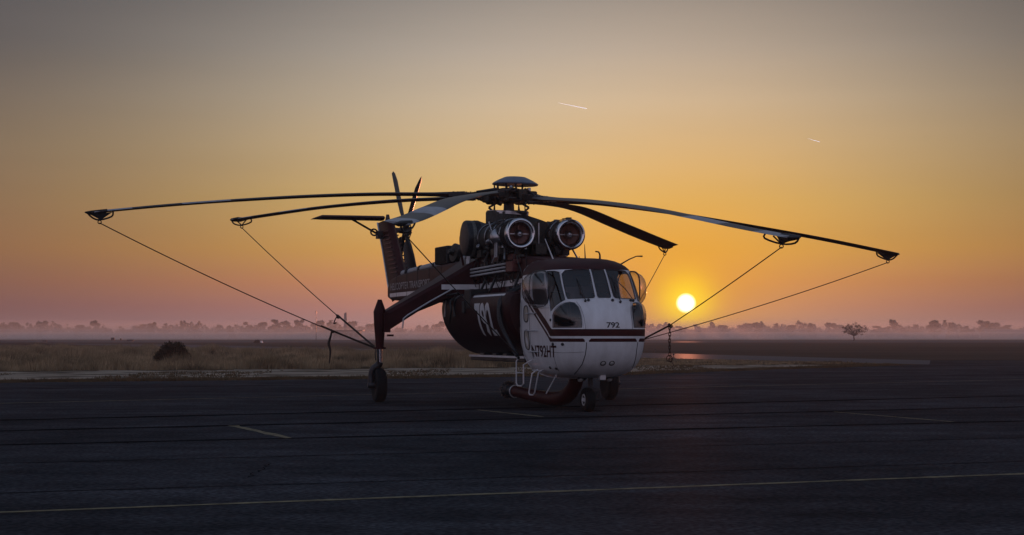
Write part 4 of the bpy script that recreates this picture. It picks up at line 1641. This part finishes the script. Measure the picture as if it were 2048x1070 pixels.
def leaf_mesh(name, seed, kind, n=2600):
    """crown in a unit box: width 1, height 1, base at z 0"""
    r = random.Random(seed)
    blobs = []
    if kind == 'round':
        for k in range(20):
            a = r.uniform(0, 2 * PI); h = r.uniform(.12, .84)
            w = .36 * math.sqrt(max(.05, 1 - ((h - .48) / .52) ** 2)) * r.uniform(.2, 1)
            blobs.append((w * math.cos(a), w * math.sin(a), h, r.uniform(.11, .17)))
    elif kind == 'cone':
        for k in range(16):
            h = k / 15 * .86 + .08
            w = .34 * (1 - h) * r.uniform(.2, 1)
            a = r.uniform(0, 2 * PI)
            blobs.append((w * math.cos(a), w * math.sin(a), h, .05 + .17 * (1 - h)))
    elif kind == 'column':
        for k in range(17):
            h = r.uniform(.1, .88)
            a = r.uniform(0, 2 * PI); w = r.uniform(0, .24)
            blobs.append((w * math.cos(a), w * math.sin(a), h, r.uniform(.10, .17)))
    else:                               # a broad straggling crown
        for k in range(26):
            a = r.uniform(0, 2 * PI); w = r.uniform(.0, .44)
            h = r.uniform(.08, .90) * (1 - (w / .52) ** 2) ** .8 * (.85 + .15 * math.sin(3 * a + seed)) + .04
            blobs.append((w * math.cos(a), w * math.sin(a), h, r.uniform(.08, .14)))
    mb = MB()
    for i in range(n):
        bx_, by_, bz_, br = blobs[r.randrange(len(blobs))]
        while True:
            x, y, z = (r.uniform(-1, 1) for _ in range(3))
            if x * x + y * y + z * z < 1:
                break
        c = Vector((bx_ + x * br, by_ + y * br, max(.02, bz_ + z * br * .8)))
        s_ = r.uniform(.018, .05)
        e1 = Vector((r.uniform(-1, 1), r.uniform(-1, 1), r.uniform(-1, 1))).normalized() * s_
        e2 = Vector((r.uniform(-1, 1), r.uniform(-1, 1), r.uniform(-1, 1))).normalized() * s_
        mb.add([c - e1, c + e1, c + e2, c - e2 * .6], [(0, 1, 2), (0, 3, 1)])
    me_o = mb.build(name, LEAF, recalc=False)
    me = me_o.data
    bpy.data.objects.remove(me_o)
    return me


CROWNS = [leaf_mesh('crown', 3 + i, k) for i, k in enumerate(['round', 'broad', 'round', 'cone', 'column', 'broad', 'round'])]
tm = MB()
tm.tube([(0, 0, 0), (.01, 0, .2), (-.01, 0, .5), (0, .01, .75)], [.035, .028, .018, .008], 7)
tm.tube([(0, 0, .3), (.12, .05, .55)], [.016, .006], 5)
tm.tube([(0, 0, .35), (-.13, -.03, .6)], [.016, .006], 5)
to = tm.build('trunk', BARK)
TRUNK = to.data
bpy.data.objects.remove(to)


def far_tree(px, ytop, wpx, Y, kind, label, group, rz):
    X = (px - 1024) / 3744 * Y
    h = 1.73 + (670 - ytop) / 3744 * Y
    w = wpx / 3744 * Y
    t = empty('tree', (X, Y, 0), rz)
    tag(t, label, 'tree', group)
    c = bpy.data.objects.new('crown', CROWNS[kind]); COL.objects.link(c); c.parent = t; c.scale = (w, w, h)
    k = bpy.data.objects.new('trunk', TRUNK); COL.objects.link(k); k.parent = t; k.scale = (w * .8, w * .8, h)
    return t


ORD = ['first', 'second', 'third', 'fourth', 'fifth', 'sixth', 'seventh', 'eighth', 'ninth', 'tenth', 'eleventh', 'twelfth', 'thirteenth', 'fourteenth', 'fifteenth',
       'sixteenth', 'seventeenth', 'eighteenth', 'nineteenth', 'twentieth', 'twenty-first', 'twenty-second', 'twenty-third', 'twenty-fourth', 'twenty-fifth', 'twenty-sixth',
       'twenty-seventh', 'twenty-eighth', 'twenty-ninth', 'thirtieth']
KINDW = {0: 'round-crowned', 1: 'broad', 2: 'round-crowned', 3: 'pointed', 4: 'upright', 5: 'broad', 6: 'round-crowned'}
left = [(6, 647, 40, 0), (31, 642, 34, 2), (60, 644, 22, 4), (80, 656, 14, 3), (84, 639, 30, 0), (118, 646, 32, 1), (160, 648, 32, 2), (192, 638, 26, 0), (213, 652, 24, 1), (245, 648, 30, 5),
        (283, 644, 46, 1), (303, 643, 26, 4), (333, 641, 38, 5), (363, 641, 24, 3), (390, 648, 32, 1), (440, 647, 28, 6), (463, 650, 26, 4), (495, 638, 44, 5), (523, 642, 30, 2), (553, 633, 40, 1),
        (578, 640, 26, 4), (596, 636, 30, 6), (612, 647, 30, 1), (636, 638, 30, 0), (664, 639, 44, 5), (702, 640, 32, 2), (724, 649, 30, 1), (748, 641, 36, 0)]
for i, (px, yt, w, k) in enumerate(left):
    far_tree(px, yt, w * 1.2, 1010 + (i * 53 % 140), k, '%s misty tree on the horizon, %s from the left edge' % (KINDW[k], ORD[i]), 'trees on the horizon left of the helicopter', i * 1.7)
right = [(1360, 648, 34, 1), (1396, 643, 40, 5), (1421, 642, 24, 4), (1446, 648, 34, 2), (1491, 642, 46, 1), (1515, 642, 28, 0), (1554, 641, 44, 5), (1582, 648, 30, 2), (1605, 650, 32, 1), (1624, 645, 26, 4),
         (1667, 643, 40, 0), (1757, 648, 44, 1), (1785, 636, 28, 6), (1806, 651, 26, 1), (1833, 644, 40, 5), (1869, 638, 34, 2), (1904, 640, 34, 1), (1936, 647, 40, 5), (1971, 638, 36, 0), (1991, 643, 30, 2), (2014, 646, 40, 1), (2040, 652, 30, 5)]
for i, (px, yt, w, k) in enumerate(right):
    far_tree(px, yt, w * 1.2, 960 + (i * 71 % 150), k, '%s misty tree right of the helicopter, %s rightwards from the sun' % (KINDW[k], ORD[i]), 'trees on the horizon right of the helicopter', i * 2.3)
for i, (px, yt, w, k) in enumerate([(801, 652, 34, 1), (854, 645, 36, 5), (880, 640, 30, 0)]):
    far_tree(px, yt, w * 1.2, 1020 + i * 20, k, '%s misty tree seen under the tail, %s from the wheel strut' % (KINDW[k], ORD[i]), 'trees seen under the tail boom', i * 1.1)

# the unbroken wood behind them
r = random.Random(4)
mb = MB()
for i in range(30000):
    px = r.uniform(-120, 2200)
    Y = r.uniform(1130, 1300)
    top = 6.8 + 1.5 * math.sin(px * .021) + 1.2 * math.sin(px * .067 + 1) + 1.1 * math.sin(px * .19 + math.sin(px * .05)) + .8 * math.sin(px * .43)
    z = top * r.random() ** .8
    c = Vector(((px - 1024) / 3744 * Y, Y, max(0.2, z)))
    s_ = r.uniform(.5, 1.1)
    e1 = Vector((r.uniform(-1, 1), r.uniform(-1, 1), r.uniform(-1, 1))).normalized() * s_
    e2 = Vector((r.uniform(-1, 1), r.uniform(-1, 1), r.uniform(-1, 1))).normalized() * s_
    mb.add([c - e1, c + e1, c + e2, c - e2 * .6], [(0, 1, 2), (0, 3, 1)])
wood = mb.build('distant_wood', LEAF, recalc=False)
tag(wood, 'unbroken strip of distant wood fading into the morning mist', 'wood', kind='stuff')


# the lone oak
def oak(px, Y, hpx, wpx):
    X = (px - 1024) / 3744 * Y
    h = hpx / 3744 * Y
    w = wpx / 3744 * Y
    t = empty('oak_tree', (X, Y, 0))
    tag(t, 'lone spreading oak standing in the open field in front of the treeline', 'tree')
    r = random.Random(12)
    clumps = []
    while len(clumps) < 60:
        a, e, q_ = r.uniform(0, 2 * PI), r.uniform(-.8, 1.0), r.uniform(.45, 1.0)
        ce_ = math.sqrt(max(0, 1 - e * e))
        c = Vector((math.cos(a) * ce_ * w * .46 * q_, math.sin(a) * ce_ * w * .42 * q_, h * .58 + e * q_ * h * .36))
        if c.z > h * .26:
            clumps.append(c)
    mb = MB()
    fork = Vector((0, 0, h * .26))
    mb.tube([(0, 0, -.05), (.02 * h, 0, h * .1), fork], [h * .05, h * .034, h * .03], 8)
    mb2 = mb
    for c in clumps:
        m_ = fork.lerp(c, .5) + Vector((r.uniform(-.05, .05), r.uniform(-.05, .05), r.uniform(-.01, .06))) * h
        mb2.tube([fork, m_, c], [h * .009, h * .006, h * .003], 5)
    mb2.build('trunk', BARK, t, smooth=True)
    lf = MB()
    for c0 in clumps:
        rr_ = h * r.uniform(.05, .085)
        for k in range(90):
            c = c0 + Vector((r.gauss(0, 1), r.gauss(0, 1), r.gauss(0, .7))) * rr_ * .62
            s_ = h * r.uniform(.008, .02)
            e1 = Vector((r.uniform(-1, 1), r.uniform(-1, 1), r.uniform(-1, 1))).normalized() * s_
            e2 = Vector((r.uniform(-1, 1), r.uniform(-1, 1), r.uniform(-1, 1))).normalized() * s_
            lf.add([c - e1, c + e1, c + e2], [(0, 1, 2)])
    lf.build('crown', BUSHM, t, recalc=False)
    return t


oak(1707, 530, 39, 60)


def bush(name, px, Y, wpx, hpx, label, seed, n, m, lf=.03):
    X = (px - 1024) / 3744 * Y
    w, h = wpx / 3744 * Y, hpx / 3744 * Y
    t = empty(name, (X, Y, 0))
    tag(t, label, 'bush')
    r = random.Random(seed)
    mb = MB()
    for i in range(n):
        a = r.uniform(0, 2 * PI)
        e = math.acos(r.uniform(-.04, 1))
        q_ = r.uniform(.45, 1.0) ** .5 * (1 + .08 * math.sin(5 * a + seed) * math.sin(3 * e)) * (1 + r.uniform(-.03, .03))
        lobe = r.choice(((0, 0, .82, 1.0), (0, 0, .82, 1.0), (-.24, .05, .52, .62), (.26, -.05, .48, .55), (.1, .1, .55, .93), (-.12, -.1, .5, .86)))
        c = Vector(((lobe[0] + math.cos(a) * math.sin(e) / 2 * q_ * lobe[2]) * w, (lobe[1] + math.sin(a) * math.sin(e) / 2 * q_ * lobe[2]) * w, max(.02, math.cos(e) * h * q_ * lobe[3])))
        d_ = (c.normalized() + Vector((r.uniform(-.8, .8), r.uniform(-.8, .8), r.uniform(-.5, .8)))).normalized()
        s_ = Vector((r.uniform(-1, 1), r.uniform(-1, 1), r.uniform(-1, 1))).normalized()
        L = r.uniform(.6, 1.4) * lf
        mb.add([c - s_ * L * .4, c + s_ * L * .4, c + d_ * L], [(0, 1, 2)])
    mb.build('foliage', m, t, recalc=False)
    mb = MB()
    for k in range(5):
        a = 2 * PI * k / 5
        mb.tube([(0, 0, 0), (w * .15 * math.cos(a), w * .15 * math.sin(a), h * .4), (w * .25 * math.cos(a), w * .25 * math.sin(a), h * .7)], [.03 * h, .02 * h, .01 * h], 5)
    mb.build('stem', BARK, t)
    return t


bush('bush', 347, 113, 82, 43, 'dark rounded bush standing in the dry grass on the left', 3, 12000, BUSHM, .10)
bush('bush', 640, 170, 18, 11, 'small dark shrub between the big bush and the wheel strut', 5, 1500, BUSHM, .07)

# dry grass
r = random.Random(8)
mb = MB()
gi = [(-24.6, 88), (-8.4, 95.5), (-.66, 100), (8, 104.5)]


def verge_far(x):
    return interp([(-60, 52), (-24.6, 89), (-8.4, 96), (-.66, 100), (8, 105), (24.5, 113)], x)


def taxi_edge(x):
    return interp([(-120, 428), (-40, 238), (-10.2, 169), (10.4, 139), (24.5, 109)], x)


cnt = 0
while cnt < 30000:
    Y = 80 + 170 * r.random() ** 1.35
    X = r.uniform(-.30, .21) * Y
    if Y < verge_far(X) + .5 or Y > taxi_edge(X) - .5:
        continue
    lump = math.sin(X * .55 + 1.3 * math.sin(Y * .11)) * math.sin(Y * .17 + .6 * math.sin(X * .4)) + .6 * math.sin(X * 1.7 + Y * .31)
    dens = .45 + .4 * lump
    tall = X < 2 - (Y - 100) * .05
    if r.random() > (dens if tall else .25):
        continue
    H_ = (r.uniform(.16, .42) + max(0, lump) * .30) if tall else r.uniform(.04, .12)
    # the near edge of the tall stand is thinner
    for k in range(6):
        bx_, by_ = X + r.gauss(0, .14), Y + r.gauss(0, .2)
        lean = Vector((r.gauss(0, .25), r.gauss(0, .25), 1))
        h_ = H_ * r.uniform(.6, 1.15)
        w_ = r.uniform(.012, .03)
        mb.add([(bx_ - w_, by_, 0), (bx_ + w_, by_, 0), (bx_ + lean.x * h_, by_ + lean.y * h_, h_)], [(0, 1, 2)])
    cnt += 1
for i in range(70):
    Y = r.uniform(97, 150)
    X = r.uniform(-.24, -.01) * Y
    if Y < verge_far(X) + 2 or Y > taxi_edge(X) - 2:
        continue
    R_, H_ = r.uniform(.6, 2.0), r.uniform(.45, 1.05)
    for k in range(int(R_ * 330)):
        a, q_ = r.uniform(0, 2 * PI), r.random() ** .5
        bx_, by_ = X + R_ * q_ * math.cos(a), Y + R_ * q_ * math.sin(a)
        h_ = H_ * (1 - .75 * q_ * q_) * r.uniform(.6, 1.15)
        w_ = r.uniform(.012, .03)
        mb.add([(bx_ - w_, by_, 0), (bx_ + w_, by_, 0), (bx_ + r.gauss(0, .2) * h_ + .25 * h_ * q_ * math.cos(a), by_ + r.gauss(0, .2) * h_, h_)], [(0, 1, 2)])
tag(mb.build('dry_grass', GRASSM, recalc=False), 'tall dry grass standing along the far side of the apron', 'grass', kind='stuff')
# short grass on the edge of the apron
mb = MB()
for i in range(14000):
    X = r.uniform(-28, 22)
    e = interp([(-90, 27), (-18.5, 67.6), (-4.3, 74.0), (4.9, 81.1), (12, 92), (19, 102), (24.5, 110)], X)
    Y = e + abs(r.gauss(0, 1.4)) - .1 + .25 * math.sin(X * 2.1) + (r.uniform(0, 16) ** 1.0 if r.random() < .3 and math.sin(X * .8 + 1.5 * math.sin(X * .23)) > .25 else 0)
    h_ = r.uniform(.03, .12) * (1.6 if r.random() < .03 else 1)
    for k in range(4):
        bx_, by_ = X + r.gauss(0, .08), Y + r.gauss(0, .12)
        mb.add([(bx_ - .02, by_, 0), (bx_ + .02, by_, 0), (bx_ + r.gauss(0, .04), by_ + r.gauss(0, .04), h_)], [(0, 1, 2)])
tag(mb.build('verge_grass', mat('short_grass_blade', (.12, .085, .045), .9, var=.6, scale=.5, spec=.1), recalc=False), 'short patchy grass along the apron edge', 'grass', kind='stuff')
# ================================================================== far things
FARM = mat('weathered_cladding', (.20, .19, .19), .7, var=.3, scale=.4)
FARR = mat('hangar_roof', (.16, .15, .15), .6, var=.3, scale=.4)


def at(px, Y, z=0.0):
    return Vector(((px - 1024) / 3744 * Y, Y, z))


def px(n, Y):
    return n / 3744 * Y


# flat-roofed airfield building with a tower behind it
Y = 700
b = empty('airfield_building', at(692, Y))
tag(b, 'low flat-roofed building in the mist left of the wheel strut', 'building')
w, h = px(54, Y), 1.73 + px(8, Y)
mb = MB(); mb.box((0, 5, h / 2), (w, 10, h)); mb.build('wall', FARM, b)
mb = MB(); mb.box((px(2, Y), 5, h + .2), (w + px(9, Y), 12, .4)); mb.build('roof', FARR, b)
for k in range(5):
    mb = MB(); mb.box((-w * .38 + k * w * .19, -.02, h * .55), (w * .11, .08, h * .4)); mb.build('window', BLACK, b)
Y = 820
b = empty('tower', at(691, Y))
tag(b, 'slender square tower rising behind the flat-roofed building', 'tower')
h = 1.73 + px(43, Y)
mb = MB(); mb.box((0, 0, h / 2), (px(6, Y), px(6, Y), h), taper=.86); mb.build('shaft', FARM, b)
mb = MB(); mb.box((px(.8, Y), 0, h + .15), (px(4, Y), px(5, Y), .5)); mb.build('cap', FARR, b)
Y = 640
b = empty('mast', at(632.5, Y))
tag(b, 'thin tall mast standing in the mist left of the flat-roofed building', 'mast')
h = 1.73 + px(48, Y)
mb = MB(); mb.tube([(0, 0, 0), (0, 0, h)], [.13, .05], 6); mb.build('pole', DARK, b)
mb = MB(); mb.box((0, 0, h - .3), (.35, .35, .5)); mb.build('beacon', DARK, b)
# long shed on the right
Y = 930
b = empty('shed', at(2012, Y))
tag(b, 'long low shed with pitched roof in the mist at the right edge', 'building')
w, h = px(78, Y), 1.73 + px(3, Y)
mb = MB(); mb.box((0, 6, h / 2), (w, 12, h)); mb.build('wall', FARM, b)
mb = MB()
mb.add([(-w / 2 - .5, -.6, h), (w / 2 + .5, -.6, h), (w / 2 + .5, 12.6, h), (-w / 2 - .5, 12.6, h), (-w / 2 - .5, 6, h + 2.0), (w / 2 + .5, 6, h + 2.0)], [(0, 1, 5, 4), (2, 3, 4, 5), (1, 2, 5), (3, 0, 4), (3, 2, 1, 0)])
mb.build('roof', FARR, b)
for i, (pxx, wp, hp) in enumerate([(1908, 20, 6), (1946, 22, 5)]):
    b = empty('barn', at(pxx, 900))
    tag(b, ('wide' if i else 'narrow') + ' low barn half sunk in mist near the right edge, ' + ('closer to' if i else 'further from') + ' the shed', 'building')
    w = px(wp, 900); h = 1.0 + px(hp, 900) * .5
    mb = MB(); mb.box((0, 4, h / 2), (w, 8, h)); mb.build('wall', FARM, b)
    mb = MB(); mb.add([(-w / 2 - .3, -.3, h), (w / 2 + .3, -.3, h), (w / 2 + .3, 8.3, h), (-w / 2 - .3, 8.3, h), (-w / 4, 4, h + 1.6), (w / 4, 4, h + 1.6)], [(0, 1, 5, 4), (2, 3, 4, 5), (1, 2, 5), (3, 0, 4), (3, 2, 1, 0)]); mb.build('roof', FARR, b)
# airfield marker boards and lights
for i, (pxx, Y, wp, z1, lab) in enumerate([(226, 520, 7, 1.0, 'square black marker board standing on legs beyond the grass'), (261, 470, 13, .6, 'long low black marker board beyond the grass'), (242, 540, 3, .75, 'narrow black marker post between two marker boards'), (90, 440, 9, .5, 'low black marker board nearest the left edge')]):
    b = empty('marker_board', at(pxx, Y))
    tag(b, lab, 'marker board')
    w = px(wp, Y)
    mb = MB(); mb.box((0, 0, z1 * .65), (w, .12, z1 * .7)); mb.build('panel', BLACK, b)
    for s_ in (-.35, .35):
        mb = MB(); mb.box((w * s_, 0, z1 * .15), (.06, .06, z1 * .34)); mb.build('leg', DARK, b)
bush('shrub', 515, 400, 14, 6, 'tiny grey shrub by the runway edge beside a white marker', 9, 700, BUSHM, .2)
b = empty('runway_marker', at(523, 400)); tag(b, 'small white runway marker beside the tiny grey shrub', 'marker')
mb = MB(); mb.box((0, 0, .28), (.7, .3, .45), taper=.6); mb.build('cone', WHITE, b)
mb = MB(); mb.box((0, 0, .03), (.8, .5, .05)); mb.build('base', DARK, b)
for pxx, pyy, lab in ((1310, 704, 'small dark taxiway light just left of the hanging chain'), (1347, 716, 'small dark taxiway light just right of the hanging chain')):
    Y = 1.73 * 3744 / (pyy - 670)
    b = empty('taxiway_light', at(pxx, Y)); tag(b, lab, 'light')
    mb = MB(); mb.lathe((0, 0, 0), (0, 0, 1), [(0, .10), (.03, .10), (.04, .03), (.2, .03), (.22, .06)], 8); mb.build('stem', DARK, b)
    mb = MB(); mb.lathe((0, 0, .22), (0, 0, 1), [(0, .06), (.08, .06), (.12, .02)], 8); mb.build('lens', BLACK, b)

# ================================================================== contrails
cm = bpy.data.materials.new('contrail_ice')
cm.use_nodes = True
cn = cm.node_tree
cn.nodes.clear()
o_ = cn.nodes.new('ShaderNodeOutputMaterial')
tl = cn.nodes.new('ShaderNodeBsdfTranslucent'); tl.inputs[0].default_value = (.95, .95, .90, 1)
df = cn.nodes.new('ShaderNodeBsdfDiffuse'); df.inputs[0].default_value = (.95, .95, .90, 1)
ad = cn.nodes.new('ShaderNodeAddShader')
cn.links.new(tl.outputs[0], ad.inputs[0]); cn.links.new(df.outputs[0], ad.inputs[1]); cn.links.new(ad.outputs[0], o_.inputs[0])
for (xa, ya, xb, yb, r0, lab) in ((1116, 204, 1175, 216, 5.0, 'longer bright contrail above the rotor'), (1617, 276, 1642, 283, 4.0, 'shorter faint contrail high on the right')):
    D = 26000
    a = Vector(((xa - 1024) / 3744 * D, D, 1.73 + (670 - ya) / 3744 * D))
    b = Vector(((xb - 1024) / 3744 * D, D - 1500, 1.73 + (670 - yb) / 3744 * (D - 1500)))
    b.x = (xb - 1024) / 3744 * (D - 1500)
    mb = MB()
    n = 12
    mb.tube([a.lerp(b, i / n) for i in range(n + 1)], [r0 * (.15 + .85 * (i / n) ** .8) for i in range(n)] + [r0 * .3], 8)
    o = mb.build('contrail', cm, smooth=True)
    tag(o, lab, 'contrail')

# ================================================================== air
def air(name, x0, x1, y0, y1, z0, z1, dens, col, aniso, label):
    mb = MB()
    mb.box(((x0 + x1) / 2, (y0 + y1) / 2, (z0 + z1) / 2), (x1 - x0, y1 - y0, z1 - z0))
    m = bpy.data.materials.new(name + '_air')
    m.use_nodes = True
    nt = m.node_tree
    nt.nodes.clear()
    o = nt.nodes.new('ShaderNodeOutputMaterial')
    pv = nt.nodes.new('ShaderNodeVolumePrincipled')
    pv.inputs['Color'].default_value = (*col, 1)
    pv.inputs['Density'].default_value = dens
    pv.inputs['Anisotropy'].default_value = aniso
    nt.links.new(pv.outputs[0], o.inputs['Volume'])
    ob = mb.build(name, m)
    tag(ob, label, 'haze', kind='stuff')
    return ob


air('haze', -2700, 2700, -400, 2700, -1.0, 16.0, .00032, (.88, .94, 1.0), .4, 'thin morning haze filling the air over the airfield')
for top, dn, lab in ((2.9, .0027, 'lowest and whitest sheet of ground mist in front of the trees'), (4.6, .0014, 'middle sheet of ground mist in front of the trees'), (7.2, .0010, 'highest and thinnest sheet of ground mist among the trees')):
    air('haze', -2500 + top, 2500 - top, 540 + 12 * top, 1900 - top, -.6 - top * .01, top, dn, (.91, .97, 1.0), .50, lab)
